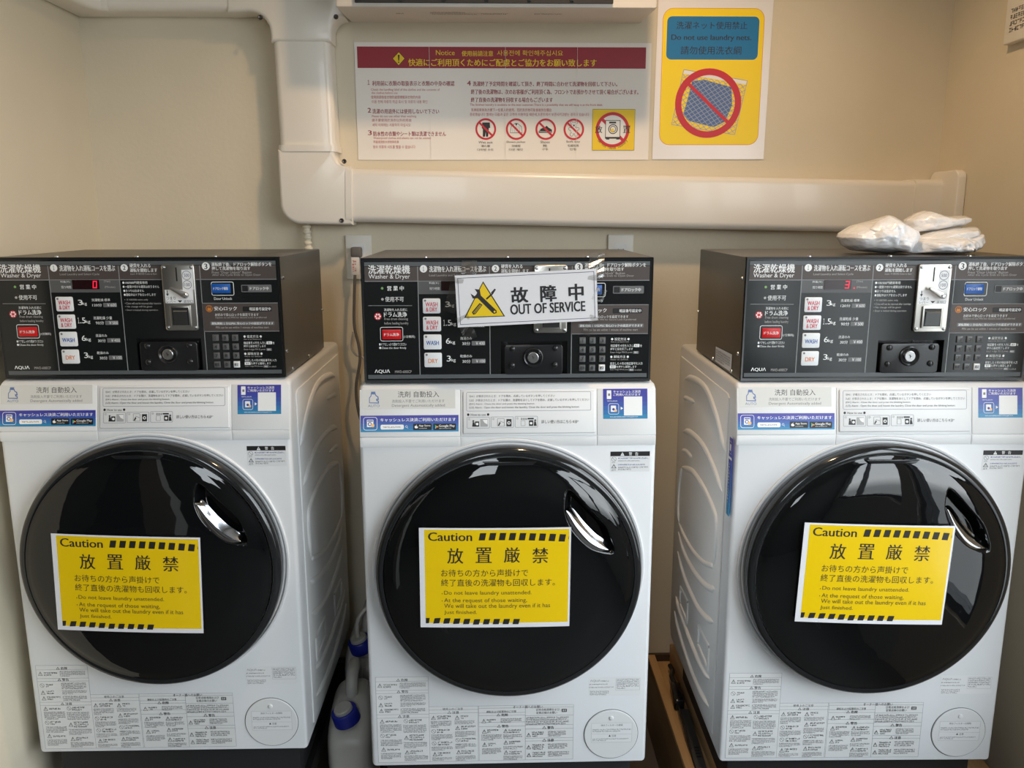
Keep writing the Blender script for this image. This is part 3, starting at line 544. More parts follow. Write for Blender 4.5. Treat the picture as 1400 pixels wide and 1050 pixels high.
NOTICE = [
('r',-384,84.8,377,138.1,0,'maroon'),('p',((-292.4,108.6),(-274.8,125.7),(-258.6,108.7),(-276.2,90.4)),'blk'),('p',((-290.7,108.6),(-274.9,124.1),(-260.3,108.7),(-276.1,92.1)),'yel'),('p',((-277.5,118),(-272.8,118),(-274.5,103.1),(-276.9,103.1)),'blk'),
('c',-275.9,99.2,1.8,'blk'),('t','Notice',-177.7,117.3,-128.3,129.9,'yel',0),('t','使用前請注意',-109.8,114.8,-27.4,128.5,'yel',1),('t','사용전에 확인해주십시요',-16.9,116.3,156.7,130.1,'yel',0),
('t','快適にご利用頂くためにご配慮とご協力をお願い致します',-250.2,89.7,246.1,108.4,'yel',1),('t','１',-359.2,43,-353.9,54.7,'mar2',1),('t','利用前に衣類の取扱表示と衣類の中身の確認',-347,40.1,-130.4,52.9,'mar2',1),('t','Check the handling label of the clothes and the contents of',-350.6,26.1,-169.5,33.9,'mar3',0),
('t','the clothes before use',-349.8,19.8,-281.1,25.3,'mar3',0),('t','使用前請檢查衣物的處理標籤與衣物的內容',-351.4,7.6,-220.4,16,'mar3',0),('t','이용 전에 의류의 취급 표시 및 의류의 내용 확인',-349.6,-4.1,-202.6,4.3,'mar3',0),('t','2',-361.1,-27.5,-352.8,-15.7,'mar2',1),
('t','洗濯の用途外には使用しないで下さい',-348.8,-30.4,-172.2,-18,'mar2',1),('t','Please do not use other than washing',-350.6,-41.2,-233.3,-33.9,'mar3',0),('t','請不要使用於洗衣以外的用途',-351,-50.8,-246,-43,'mar3',0),('t','세탁 이외에는 사용하지 마십시오',-350.3,-63.3,-248.7,-54.8,'mar3',0),
('t','3',-362.4,-85.1,-352.9,-73.2,'mar2',1),('t','防水性の衣類やシート類は洗濯できません',-348.3,-87.9,-155.1,-75.4,'mar2',1),('t','Waterproof clothes and sheets can not be washed',-348.8,-97.1,-195,-89.7,'mar3',0),('t','不能清洗防水衣物與布單',-349.2,-106.4,-281.1,-99,'mar3',0),
('t','방수 의류와 시트를 빨을 수 없습니다',-350.3,-119.9,-237.7,-111.4,'mar3',0),('t','4',-96.5,41.3,-87.2,53.5,'mar2',1),('t','洗濯終了予定時間を確認して頂き、終了時間に合わせて洗濯物を回収して下さい。',-81.4,39.8,302.3,52,'mar2',1),('t','終了後の洗濯物は、次のお客様がご利用頂く為、フロントでお預かりさせて頂く場合がございます。',-86.6,19.4,359.2,32.2,'mar2',1),
('t','終了直後の洗濯物を回収する場合もございます',-87,-0.6,130.8,11.7,'mar2',1),('t','The finished laundry is available to the next customer.There is a possibility that we will keep it at the front desk.',-89.7,-11.5,264.7,-4.2,'mar3',0),('t','洗滌結束後為方便下一位客人的使用，您的洗衣物可能會被放在櫃台',-87.1,-24.6,127.7,-16.2,'mar3',0),('t','종료했습니다 빨래는 다음과 같은 고객이 이용하실 때문에,프론트에서 보관시키고받는 경우가 있습니다',-90.3,-36.2,228.6,-27.8,'mar3',0),
('p',((-57.3,-52.5),(-37.3,-52.4),(-36.4,-66.5),(-39.9,-66.5),(-42.2,-89.1),(-47.5,-89.1),(-48.4,-76.1),(-50.4,-89.1),(-56.3,-89.1),(-55.9,-69.4),(-58.8,-66.6)),'dk'),('g',-48.2,-69.4,27.7,5,'red'),('l',-66.1,-52,-30.4,-86.8,5,'red'),('p',((16.8,-79.7),(19.4,-62.8),(29,-54.9),(38.3,-54.8),(47.6,-62.7),(49.7,-79.6)),'dk2'),
('p',((18,-78.6),(20.6,-63.4),(29.5,-56),(37.7,-56),(46.4,-63.2),(48.6,-78.4)),'paper'),('p',((30.1,-54.3),(33.5,-61.6),(37.2,-54.3)),'dk'),('l',24.2,-61.7,23.9,-78.6,0.6,'dk2'),('l',28.9,-61.6,28.6,-78.5,0.6,'dk2'),
('l',33.5,-61.6,33.3,-78.5,0.6,'dk2'),('l',38.2,-61.6,38,-78.5,0.6,'dk2'),('l',42.9,-61.6,42.7,-78.5,0.6,'dk2'),('g',33.4,-69.5,27.6,5,'red'),
('l',15.5,-52.1,51.4,-86.9,5,'red'),('p',((93.7,-78.8),(93.8,-74.3),(109.1,-65.2),(115,-60.6),(119.7,-65.1),(129,-70.7),(130.1,-78.6)),'dk'),('l',95,-75.4,129,-76.3,1,'paper'),('p',((95,-70.9),(106.8,-65.2),(104.4,-70.8)),'dk'),
('g',112.6,-69.7,27.5,5,'red'),('l',94.6,-52.3,130.6,-87,5,'red'),('c',188.2,-58.6,7.6,'dk2'),('c',181.8,-52.5,3.5,'dk2'),
('c',194.7,-52.4,3.5,'dk2'),('c',188.2,-72.7,9.3,'dk2'),('c',177.6,-68.8,4.1,'dk2'),('c',198.7,-68.7,4.1,'dk2'),
('c',182.2,-83.4,4.7,'dk2'),('c',193.9,-83.3,4.6,'dk2'),('c',188.2,-58.6,6.7,'paper'),('c',181.8,-52.5,2.6,'paper'),
('c',194.7,-52.4,2.7,'paper'),('c',188.1,-72.7,8.5,'paper'),('c',177.6,-68.8,3.2,'paper'),('c',198.7,-68.7,3.2,'paper'),
('c',182.2,-83.4,3.8,'paper'),('c',193.9,-83.3,3.9,'paper'),('c',188.2,-60.2,2.3,'dk2'),('c',185.3,-57,0.9,'dk'),
('c',191.2,-56.9,0.8,'dk'),('g',188.1,-69.9,27.5,5,'red'),('l',170.1,-52.5,206.2,-87.2,5,'red'),('t','Wet suit',-67.8,-106.7,-30.1,-100.4,'dk2',0),
('t','濡れ服',-61.2,-116.3,-37.1,-110.1,'dk2',0),('t','다이빙 수트',-71.2,-126,-27.5,-119.7,'dk2',0),('t','Down jacket',7.9,-106.2,57.9,-100,'dk2',0),('t','羽絨服',20.7,-115.9,44.8,-109.6,'dk2',0),
('t','다운 재킷',14,-125.5,51.2,-119.3,'dk2',0),('t','Shoes',98.5,-105.8,123.7,-99.6,'dk2',0),('t','靴',105.4,-115.4,116.6,-109.2,'dk2',0),('t','구두',102.1,-125.1,119.7,-118.8,'dk2',0),
('t','Soft toy',168.1,-105.4,205.6,-99.2,'dk2',0),('t','毛絨玩具',171.5,-115,202,-108.8,'dk2',0),('t','인형',177.9,-124.6,195.6,-118.4,'dk2',0),('r',237.9,-124.6,352.3,-17.8,0,'ybord'),
('r',239,-123.5,351.2,-18.9,0,'yel'),('c',292.2,-71.1,38.6,'paper'),('g',292.2,-71.2,45.6,8,'red'),('l',260.7,-40.9,323.9,-101.3,8,'red'),
('r',272.4,-94.1,313.2,-46.3,0.5,'dk'),('r',274.1,-89.6,311.5,-48,0,'paper'),('r',282.8,-54.7,301.5,-50.2,0,'dk'),('c',293.4,-69.3,12.8,'dk'),
('c',293.4,-69.3,10.5,'paper'),('c',293.4,-69.3,8.2,'dk2'),('c',293.4,-69.3,6.4,'paper'),('c',291.6,-72.2,4.1,'yel'),
('r',275.3,-96.4,284.1,-91.9,0,'dk'),('r',302.8,-96.3,311,-91.8,0,'dk'),('t','放',245.5,-79.6,264.2,-60.5,'dk',1),('t','置',320.8,-79.2,340.1,-60.1,'dk',1),
('ta','D',256.6,-99.5,7.4,-52,'dk'),('ta','o',259.5,-103,7.4,-46.5,'dk'),('ta','n',266.2,-109.2,7.4,-35.6,'dk'),('ta','o',270,-111.8,7.4,-30.1,'dk'),
('ta','t',274,-114,7.4,-24.6,'dk'),('ta','l',282.4,-117,7.4,-13.7,'dk'),('ta','e',286.8,-117.9,7.4,-8.2,'dk'),('ta','a',291.3,-118.3,7.4,-2.7,'dk'),
('ta','v',295.8,-118.3,7.4,2.7,'dk'),('ta','e',300.2,-117.8,7.4,8.2,'dk'),('ta','l',308.9,-115.5,7.4,19.2,'dk'),('ta','a',313,-113.7,7.4,24.6,'dk'),
('ta','u',317,-111.5,7.4,30.1,'dk'),('ta','n',320.7,-108.9,7.4,35.6,'dk'),('ta','d',324.2,-106,7.4,41.1,'dk'),('ta','r',327.4,-102.7,7.4,46.5,'dk'),
('ta','y',330.3,-99.1,7.4,52,'dk')]
NETS = [
('r',-137.6,-173,131.4,173.3,27,'orange2'),('r',-136.3,-171.7,130.1,172.2,26,'nyel'),('r',-126,45.3,118.1,152.9,13,'nblue'),('t','洗濯ネット使用禁止',-101.2,121.2,86.5,140.2,'dk',0.3),
('t','Do not use laundry nets.',-113.6,90.2,98.5,107.7,'dk',1),('t','請勿使用洗衣綱',-87.8,58.1,73.7,79,'dk',0.3),('p',((-54.3,-9),(-22.3,-4.9),(51.8,-23.9),(56.4,-70.9),(38.9,-112.2),(9.2,-126.7),(-61,-110.2),(-74.7,-93.7),(-60.5,-38.3)),'jean'),('l',-77.8,20.5,94.1,-7.5,1.6,'netg'),
('l',94.1,-7.5,66.7,-146.2,1.6,'netg'),('l',66.7,-146.2,-105.3,-119.8,1.6,'netg'),('l',-105.3,-119.8,-77.8,20.5,1.6,'netg'),('p',((-76.4,18.8),(92.1,-8.6),(90.3,-17.5),(-78.2,9.8)),'label'),
('l',-64.4,6.9,-78.5,-1,1.5,'netg'),('l',-101.4,-106.6,-87.8,-122.5,1.5,'netg'),('l',-48.9,4.4,-81.6,-14,1.5,'netg'),('l',-99.4,-93.1,-72.3,-124.9,1.5,'netg'),
('l',-33.3,1.8,-84.8,-27.1,1.5,'netg'),('l',-97.4,-79.7,-56.6,-127.3,1.5,'netg'),('l',-17.7,-0.7,-88,-40.2,1.5,'netg'),('l',-92,-70.3,-41,-129.7,1.5,'netg'),
('l',-2,-3.2,-91.2,-53.3,1.5,'netg'),('l',-89.9,-56.9,-25.4,-132.1,1.5,'netg'),('l',13.6,-5.8,-94.4,-66.5,1.5,'netg'),('l',-87.9,-43.6,-9.8,-134.5,1.5,'netg'),
('l',29.2,-8.3,-92.9,-77,1.5,'netg'),('l',-86,-30.3,5.9,-136.9,1.5,'netg'),('l',44.9,-10.8,-96.1,-90.2,1.5,'netg'),('l',-84,-17,21.6,-139.3,1.5,'netg'),
('l',60.6,-13.4,-99.3,-103.5,1.5,'netg'),('l',-82,-3.8,37.2,-141.7,1.5,'netg'),('l',76.2,-15.9,-102.5,-116.8,1.5,'netg'),('l',-80,9.4,52.9,-144.1,1.5,'netg'),
('l',91.9,-18.5,-91.6,-121.9,1.5,'netg'),('l',-64.4,6.9,65.2,-142.6,1.5,'netg'),('l',88.8,-31.3,-76,-124.3,1.5,'netg'),('l',-48.9,4.4,67.2,-129.3,1.5,'netg'),
('l',85.6,-44.3,-60.4,-126.7,1.5,'netg'),('l',-33.3,1.8,69.2,-116,1.5,'netg'),('l',82.5,-57.2,-44.8,-129.1,1.5,'netg'),('l',-17.7,-0.7,71.2,-102.7,1.5,'netg'),
('l',79.3,-70.2,-29.2,-131.5,1.5,'netg'),('l',-2,-3.2,76.6,-93.4,1.5,'netg'),('l',76.1,-83.2,-13.5,-133.9,1.5,'netg'),('l',13.6,-5.8,78.6,-80.2,1.5,'netg'),
('l',72.9,-96.2,2.1,-136.3,1.5,'netg'),('l',29.2,-8.3,80.6,-67,1.5,'netg'),('l',74.5,-106.6,17.8,-138.7,1.5,'netg'),('l',44.9,-10.8,82.6,-53.8,1.5,'netg'),
('l',71.3,-119.7,33.5,-141.1,1.5,'netg'),('l',60.6,-13.4,84.6,-40.7,1.5,'netg'),('l',68.1,-132.8,49.2,-143.5,1.5,'netg'),('l',76.2,-15.9,86.5,-27.6,1.5,'netg'),
('g',-8.8,-65.5,89,17,'red'),('l',-63.9,-15.9,46.8,-114.3,9,'red')]
BTN_TXT = [[('t', 'WASH', -12, 0.5, 12, 9, 'wred', 1), ('t', '& DRY', -11, -9.5, 11, -1.2, 'wred', 1)]] * 2 + [[('t', 'WASH', -12.5, -4.5, 12.5, 4, 'wblue', 1)], [('t', 'DRY', -9.5, -4.5, 9.5, 4, 'wor', 1)]]
EXTRA = ['１', '2', '3', '4', '5', '6', '7', '8', '9', '0', '取消', '確定', 'ドラム洗浄', 'ドアロック解除', '500', '100', 'つまり', 'レバー', '返却口', 'ランドリー', 'キャッシュレス決済ご利用いただけます']

# ------------------------------------------------------------------ lettering: every string becomes flat mesh once
TXT = {}
def prepare_text():
    want = set()
    for L in (CONSOLE, PANEL_LEFT, PANEL_MID, PANEL_RIGHT, WARNING_SHEET, RATING, FILTER_LABEL, SMALL_WARNING, CAUTION, OOS, NOTICE, NETS) + tuple(BTN_TXT):
        for it in L:
            if it[0] == 't':
                want.add((it[1], 0))
            elif it[0] == 'ta':
                want.add((it[1], 0))
    for e in EXTRA:
        want.add((e, 0))
    obs = []
    for s, b in sorted(want, key=str):
        cu = bpy.data.curves.new('lettering', 'FONT')
        cu.body = s
        cu.size = 1.0
        cu.resolution_u = 4 if len(s) < 6 else 3
        o = bpy.data.objects.new('lettering', cu)
        C.objects.link(o)
        obs.append((s, b, o))
    dg = bpy.context.evaluated_depsgraph_get()
    dg.update()
    for s, b, o in obs:
        me = bpy.data.meshes.new_from_object(o.evaluated_get(dg))
        vs = [(v.co.x, v.co.y) for v in me.vertices]
        fs = [tuple(p.vertices) for p in me.polygons]
        if vs:
            x0, x1 = min(v[0] for v in vs), max(v[0] for v in vs)
            y0, y1 = min(v[1] for v in vs), max(v[1] for v in vs)
            TXT[(s, b)] = (vs, fs, (x0, y0, x1, y1))
        bpy.data.meshes.remove(me)
    for s, b, o in obs:
        cu = o.data
        bpy.data.objects.remove(o)
        bpy.data.curves.remove(cu)
prepare_text()

def rrect(x0, y0, x1, y1, r, n=5):
    r = min(r, (x1 - x0) / 2, (y1 - y0) / 2)
    if r <= 0:
        return [(x0, y0), (x1, y0), (x1, y1), (x0, y1)]
    out = []
    for cx, cy, a0 in ((x1 - r, y0 + r, -PI / 2), (x1 - r, y1 - r, 0), (x0 + r, y1 - r, PI / 2), (x0 + r, y0 + r, PI)):
        for k in range(n + 1):
            a = a0 + PI / 2 * k / n
            out.append((cx + r * math.cos(a), cy + r * math.sin(a)))
    return out

def stroke(mb, items, mp, base=0.25, step=0.012, rnd=None):
    """adds a printed layout to mb; mp(x, y, h) gives the point h mm above the printed surface"""
    rnd = rnd or random.Random(5)
    from mathutils.geometry import tessellate_polygon
    for i, it in enumerate(items):
        h = base + step * i
        k = it[0]
        def poly(pts, col):
            mb.add([mp(x, y, h) for x, y in pts], [tuple(range(len(pts)))], col)
        if k == 'r':
            x0, y0, x1, y1 = min(it[1], it[3]), min(it[2], it[4]), max(it[1], it[3]), max(it[2], it[4])
            poly(rrect(x0, y0, x1, y1, it[5]), it[6])
        elif k == 'o':
            a = rrect(*it[1:5], it[5])
            t = it[6]
            b = rrect(it[1] + t, it[2] + t, it[3] - t, it[4] - t, max(it[5] - t, 0.01) if it[5] > 0 else 0)
            n = len(a)
            mb.add([mp(x, y, h) for x, y in a + b], [(q, (q + 1) % n, n + (q + 1) % n, n + q) for q in range(n)], it[7])
        elif k == 'c':
            n = 28 if it[3] > 3 else 14
            poly([(it[1] + it[3] * math.cos(2 * PI * q / n), it[2] + it[3] * math.sin(2 * PI * q / n)) for q in range(n)], it[4])
        elif k == 'g':
            n = 56 if it[3] > 8 else 18
            a = [(it[1] + it[3] * math.cos(2 * PI * q / n), it[2] + it[3] * math.sin(2 * PI * q / n)) for q in range(n)]
            r2 = it[3] - it[4]
            b = [(it[1] + r2 * math.cos(2 * PI * q / n), it[2] + r2 * math.sin(2 * PI * q / n)) for q in range(n)]
            mb.add([mp(x, y, h) for x, y in a + b], [(q, (q + 1) % n, n + (q + 1) % n, n + q) for q in range(n)], it[5])
        elif k == 'p':
            pts = it[1]
            tris = tessellate_polygon([[Vector((x, y, 0)) for x, y in pts]])
            fs = []
            for a, b, c in tris:
                ar = (pts[b][0] - pts[a][0]) * (pts[c][1] - pts[a][1]) - (pts[c][0] - pts[a][0]) * (pts[b][1] - pts[a][1])
                fs.append((a, b, c) if ar > 0 else (a, c, b))
            mb.add([mp(x, y, h) for x, y in pts], fs, it[2])
        elif k == 'l':
            d = Vector((it[3] - it[1], it[4] - it[2]))
            if d.length < 1e-6:
                continue
            n = Vector((-d.y, d.x)).normalized() * it[5] / 2
            poly([(it[1] - n.x, it[2] - n.y), (it[3] - n.x, it[4] - n.y), (it[3] + n.x, it[4] + n.y), (it[1] + n.x, it[2] + n.y)][::1], it[6])
        elif k == 't':
            g = TXT.get((it[1], 0))
            if not g:
                continue
            vs, fs, (a0, b0, a1, b1) = g
            x0, y0, x1, y1 = it[2:6]
            sx, sy = (x1 - x0) / (a1 - a0), (y1 - y0) / (b1 - b0)
            d = 0.020 * it[7] * min(sx, sy)
            sh = ((0, 0),) if not d else ((-d, 0), (d, 0)) if it[7] < 1.2 else ((-d, -d * .6), (d, -d * .6), (-d, d * .6), (d, d * .6))
            for q, (ox, oy) in enumerate(sh):
                mb.add([mp(x0 + ox + (x - a0) * sx, y0 + oy + (y - b0) * sy, h + .002 * q) for x, y in vs], fs, it[6])
        elif k == 'ta':
            vs, fs, (a0, b0, a1, b1) = TXT[(it[1], 0)]
            sc = it[4] * 1.25
            ca, sa = math.cos(math.radians(it[5])), math.sin(math.radians(it[5]))
            cx = (a0 + a1) / 2
            mb.add([mp(it[2] + ((x - cx) * ca - (y - 0.3) * sa) * sc, it[3] + ((x - cx) * sa + (y - 0.3) * ca) * sc, h) for x, y in vs], fs, it[6])
        elif k == 'x':
            x0, y0, x1, y1, n, col = it[1:]
            lh = (y1 - y0) / n
            for q in range(n):
                yb = y1 - lh * (q + 1) + lh * 0.16
                ch = lh * 0.68
                x = x0
                xe = x1 if q < n - 1 or n == 1 else x0 + (x1 - x0) * rnd.uniform(0.35, 0.95)
                while x + ch * 0.8 < xe:
                    t = ch * 0.2
                    for z in range(3):
                        if rnd.random() < 0.55:
                            yy = yb + ch * rnd.choice((0.0, 0.38, 0.8))
                            poly([(x, yy), (x + ch * 0.8, yy), (x + ch * 0.8, yy + t), (x, yy + t)], col)
                        else:
                            xx = x + ch * rnd.choice((0.05, 0.35, 0.6))
                            poly([(xx, yb), (xx + t, yb), (xx + t, yb + ch), (xx, yb + ch)], col)
                    x += ch
    return mb

# ------------------------------------------------------------------ the room
XL, XR, YB, YN, YF, ZC = -1.092, 1.197, 0.70, -0.85, -3.0, 2.76
CXL, CXR = -2.6, 1.197
struct(MB().box((CXL - .1, YF - .1, -0.1), (CXR + .1, YB + .1, 0), 'floor_vinyl').build('floor'))
struct(MB().box((CXL - .1, YF - .1, ZC), (CXR + .1, YB + .1, ZC + .1), 'ceiling_paint').build('ceiling'))
wb = MB().box((XL - .1, YB, 0), (XR + .1, YB + .1, ZC), 'wallpaper')
struct(wb.build('wall_back'))
struct(MB().box((XL - .1, -.18, 0), (XL, YB, ZC), 'wallpaper').build('wall_left'))
struct(MB().box((-1.32, -1.50, 0), (-1.14, -1.32, ZC), 'corridor_paint').build('wall_pillar_left'))
wr = MB().box((XR, -.28, 0), (XR + .1, YB, ZC), 'wallpaper').box((XR, -.95, 0), (XR + .1, -.80, ZC), 'corridor_paint')
wr.box((XR, -.80, 0), (XR + .1, -.28, .50), 'wallpaper').box((XR, -.80, 2.20), (XR + .1, -.28, ZC), 'wallpaper')
wr.box((XR, -2.85, 0), (XR + .1, -.95, .80), 'corridor_paint').box((XR, -2.85, 2.35), (XR + .1, -.95, ZC), 'corridor_paint').box((XR, YF, 0), (XR + .1, -2.85, ZC), 'corridor_paint')
struct(wr.build('wall_right'))
struct(MB().box((CXL, -.18, 0), (XL - .1, -.08, ZC), 'corridor_brown').build('wall_corridor_left'))
struct(MB().box((CXL - .1, YF, 0), (CXL, -.08, ZC), 'corridor_brown').build('wall_corridor_end'))
wf = MB()
wf.box((CXL, YF - .1, 0), (-.75, YF, ZC), 'corridor_brown').box((-.15, YF - .1, 0), (CXR, YF, ZC), 'corridor_brown')
wf.box((-.75, YF - .1, 0), (-.15, YF, 1.50), 'corridor_brown').box((-.75, YF - .1, 2.60), (-.15, YF, ZC), 'corridor_brown')
struct(wf.build('wall_front'))
def window(name, a, b, axis, mull):
    o = empty(name, ((a[0] + b[0]) / 2, (a[1] + b[1]) / 2, a[2]))
    struct(o)
    f = MB()
    t = 0.04
    w = (b[0] - a[0]) if axis == 'x' else (b[1] - a[1])
    hh = b[2] - a[2]
    def bar(u0, u1, z0, z1):
        if axis == 'x':
            f.box((u0 - w / 2, -.03, z0), (u1 - w / 2, .03, z1), 'dark_frame')
        else:
            f.box((-.03, u0 - w / 2, z0), (.03, u1 - w / 2, z1), 'dark_frame')
    bar(0, t, 0, hh)
    bar(w - t, w, 0, hh)
    bar(t, w - t, 0, t)
    bar(t, w - t, hh - t, hh)
    for u in mull:
        bar(u - t / 2, u + t / 2, t, hh - t)
    struct(f.build('window_frame', o))
    g = MB()
    if axis == 'x':
        g.box((-w / 2 + t, -.004, t), (w / 2 - t, .004, hh - t), 'window_glass')
    else:
        g.box((-.004, -w / 2 + t, t), (.004, w / 2 - t, hh - t), 'window_glass')
    struct(g.build('window_pane', o))
window('window_1', (XR + .05, -.80, .50), (XR + .05, -.28, 2.20), 'y', ())
window('window_2', (XR + .05, -2.85, .80), (XR + .05, -.95, 2.35), 'y', (.95,))
window('added_fill_window', (-.75, YF - .05, 1.50), (-.15, YF - .05, 2.60), 'x', ())  # unseen window added as fill light for the right machine's left side
# corridor wall skirting and the brown strip low on the back wall
struct(MB().box((XL, YB - .012, 0.20), (XR, YB, 0.236), 'brown_strip').build('baseboard_back'))

# ------------------------------------------------------------------ ceiling lamps
def downlight(loc, label, power, angle, aim=None, blend=0.5, size=0.05):
    t = tag(empty('ceiling_light', loc), label, 'ceiling light', 'recessed ceiling lights')
    MB().lathe([(0.058, 0.0), (0.058, -0.006), (0.050, -0.008), (0.045, -0.002), (0.045, 0.0)], 'plate_white', 40, lambda r, a, h: (r * math.cos(a), r * math.sin(a), h)).build('trim_ring', t)
    MB().lathe([(0.045, -0.002), (0.02, -0.003), (0.001, -0.003)], 'lamp_glow', 40, lambda r, a, h: (r * math.cos(a), r * math.sin(a), h)).build('diffuser', t)
    l = bpy.data.lights.new('lamp', 'SPOT')
    l.energy = power
    l.color = (1.0, 0.67, 0.37)
    l.spot_size = math.radians(angle)
    l.spot_blend = blend
    l.shadow_soft_size = size
    o = bpy.data.objects.new('lamp', l)
    C.objects.link(o)
    o.parent = t
    o.location = (0, 0, -0.03)
    if aim:
        d = Vector(aim) - Vector(loc)
        o.rotation_euler = d.to_track_quat('-Z', 'Y').to_euler()
downlight((0.28, -0.15, ZC), 'round recessed ceiling light above the right half of the middle machine', 42, 140)

# ------------------------------------------------------------------ washer-dryer (built once, then copied)
BZ = 0.27                      # height of the foot of the machines
def washer():
    t = empty('washer_dryer')
    z = lambda h: h - BZ
    prof = [(0, .3726), (0, 1.112), (.002, 1.120), (.018, 1.205), (.024, 1.2125), (.034, 1.2160), (.545, 1.2160), (.558, 1.210), (.565, 1.20), (.565, .40), (.545, .3726)]
    MB().prism([(y, z(h)) for y, h in prof], 'x', -.30, .30, 'white_enamel', 0.009, 3).build('body', t)
    # embossed side panels
    for sgn in (-1, 1):
        m = MB()
        X = .30 * sgn
        pts = [(.055, .40), (.055, 1.178), (.070, 1.185), (.535, 1.185), (.535, .40)]
        m.prism([(y, z(h)) for y, h in pts], 'x', X, X + .0035 * sgn, 'side_steel', 0.0015, 2)
        def rib(p, r=.0085):
            q = smooth_path([(0, y, z(h)) for y, h in p], 8)
            n = len(q)
            rs = [r * min(1, .25 + 6 * min(i, n - 1 - i) / n) for i in range(n)]
            st = len(m.v)
            m.tube(q, r, 'side_steel', 10, True, rs)
            m.xf(lambda v: Vector((X + .0030 * sgn + v.x * .8, v.y, v.z)), st)
        rib([(.475, 1.135), (.40, 1.152), (.30, 1.160), (.22, 1.152), (.14, 1.120), (.085, 1.082), (.062, 1.062)])
        rib([(.470, 1.085), (.44, 1.092), (.36, 1.100)], .0065)
        rib([(.475, .995), (.40, 1.014), (.30, 1.022), (.22, 1.018), (.14, 1.000), (.10, .985), (.071, .970)])
        rib([(.47, .945), (.42, .957), (.36, .96)], .0065)
        rib([(.47, .900), (.42, .912), (.34, .928), (.25, .928), (.17, .918), (.115, .905), (.098, .893), (.092, .860), (.097, .815), (.110, .783)])
        rib([(.48, .742), (.40, .734), (.30, .736), (.20, .752), (.125, .776), (.110, .783)], .0065)
        rib([(.48, .742), (.495, .80), (.485, .86), (.47, .900)], .0065)
        rib([(.48, .716), (.39, .693), (.28, .692), (.18, .706), (.12, .723), (.087, .737)])
        rib([(.48, .660), (.38, .632), (.30, .624), (.22, .624), (.14, .640), (.086, .658)])
        rib([(.48, .530), (.42, .517), (.30, .503), (.20, .500), (.14, .505), (.095, .514)])
        rib([(.49, .482), (.39, .453), (.27, .437), (.17, .438), (.09, .447)])
        for gy0, gy1 in ((.335, .425), (.110, .212)):
            st = len(m.v)
            q = [(0, gy0, z(.584)), (0, gy1, z(.582)), (0, gy1, z(.535)), (0, gy0, z(.530)), (0, gy0, z(.584))]
            qq = []
            for i in range(4):
                for k in range(6):
                    qq.append(Vector(q[i]).lerp(Vector(q[i + 1]), k / 6))
            qq.append(qq[0])
            m.tube(qq, .006, 'side_steel', 8, False)
            m.xf(lambda v: Vector((X + .003 * sgn + v.x * .7, v.y, v.z)), st)
        m.build('side_panel', t)
    MB().prism([(.03, z(.3720)), (.5, z(.3720)), (.5, 0), (.03, 0)], 'x', -.272, .272, 'black_matte', 0.004).build('plinth', t)
    # sloped upper panels
    y0, z0p, y1, z1p = 0.0, 1.115, .018, 1.205
    L_ = math.hypot(y1 - y0, z1p - z0p)
    nrm = Vector((0, -(z1p - z0p) / L_, (y1 - y0) / L_))
    def pan(x, zz, h):
        """x, z in mm (z measured up from the foot), h mm above the slope"""
        s_ = (zz / 1000 - z(z0p)) / (z1p - z0p)
        return Vector((x / 1000, y0 + (y1 - y0) * s_, z(z0p) + (z1p - z0p) * s_)) + nrm * h / 1000
    def plate(x0, x1, za, zb_, th, r):
        m = MB().rbox((x0, za, -2.0), (x1, zb_, th), r, 'white_plastic', 3)
        return m.xf(lambda p: pan(p.x, p.y, p.z))
    zl, zh = 1000 * z(1.1135), 1000 * z(1.2065)
    m = plate(-298.5, -97.2, zl, zh, 1.4, 1.2)
    stroke(m, PANEL_LEFT, lambda x, y, h: pan(x, y, h + 1.4))
    m.build('detergent_panel', t)
    m = plate(-96.3, 178.4, zl, zh, 1.4, 1.2)
    st = len(m.v)
    m.rbox((-91.5, zl + 5, 0), (175, zh - 4, 4.0), 2.4, 'white_plastic', 3)
    m.xf(lambda p: pan(p.x, p.y, p.z), st)
    stroke(m, PANEL_MID, lambda x, y, h: pan(x, y, h + 4.0))
    m.build('instruction_panel', t)
    m = plate(179.3, 298.5, zl, zh, 1.4, 1.2)
    stroke(m, PANEL_RIGHT, lambda x, y, h: pan(x, y, h + 1.4))
    m.build('payment_panel', t)
    # strip between the sloped panels and the front, seam arched over the door
    ZD, RA = .826, .2835
    def strip(x0, x1, nm):
        n = 40
        up, lo = [], []
        for i in range(n + 1):
            x = x0 + (x1 - x0) * i / n
            lz = 1.0925
            if abs(x) < RA and ZD + math.sqrt(RA * RA - x * x) > lz:
                lz = ZD + math.sqrt(RA * RA - x * x)
            lo.append((x, z(lz)))
            up.append((x, z(1.1122)))
        MB().prism(lo + up[::-1], 'y', -.0016, .002, 'white_plastic', 0.0008, 2).build(nm, t)
    strip(-.2985, -.0972, 'upper_trim')
    strip(-.0963, .1784, 'upper_trim')
    strip(.1793, .2985, 'upper_trim')
    # rounded lip around the door
    mpd = lambda r, a, h: (r * math.cos(a), h, z(ZD) + r * math.sin(a))
    MB().lathe([(.2832, .001), (.2828, -.003), (.2810, -.0045), (.2775, -.0040), (.2745, -.001), (.2735, .004)], 'white_enamel', 128, mpd).build('door_surround', t)
    door = empty('door')
    door.parent = t
    door.location = (0, 0, z(ZD))
    mp0 = lambda r, a, h: (r * math.cos(a), h, r * math.sin(a))
    MB().lathe([(.268, .003), (.2715, -.004), (.2728, -.020), (.2725, -.029), (.2705, -.0345), (.266, -.0385), (.2605, -.0400), (.2570, -.0395), (.2560, -.0375), (.2555, -.030)], 'ring_black', 160, mp0).build('door_ring', door)
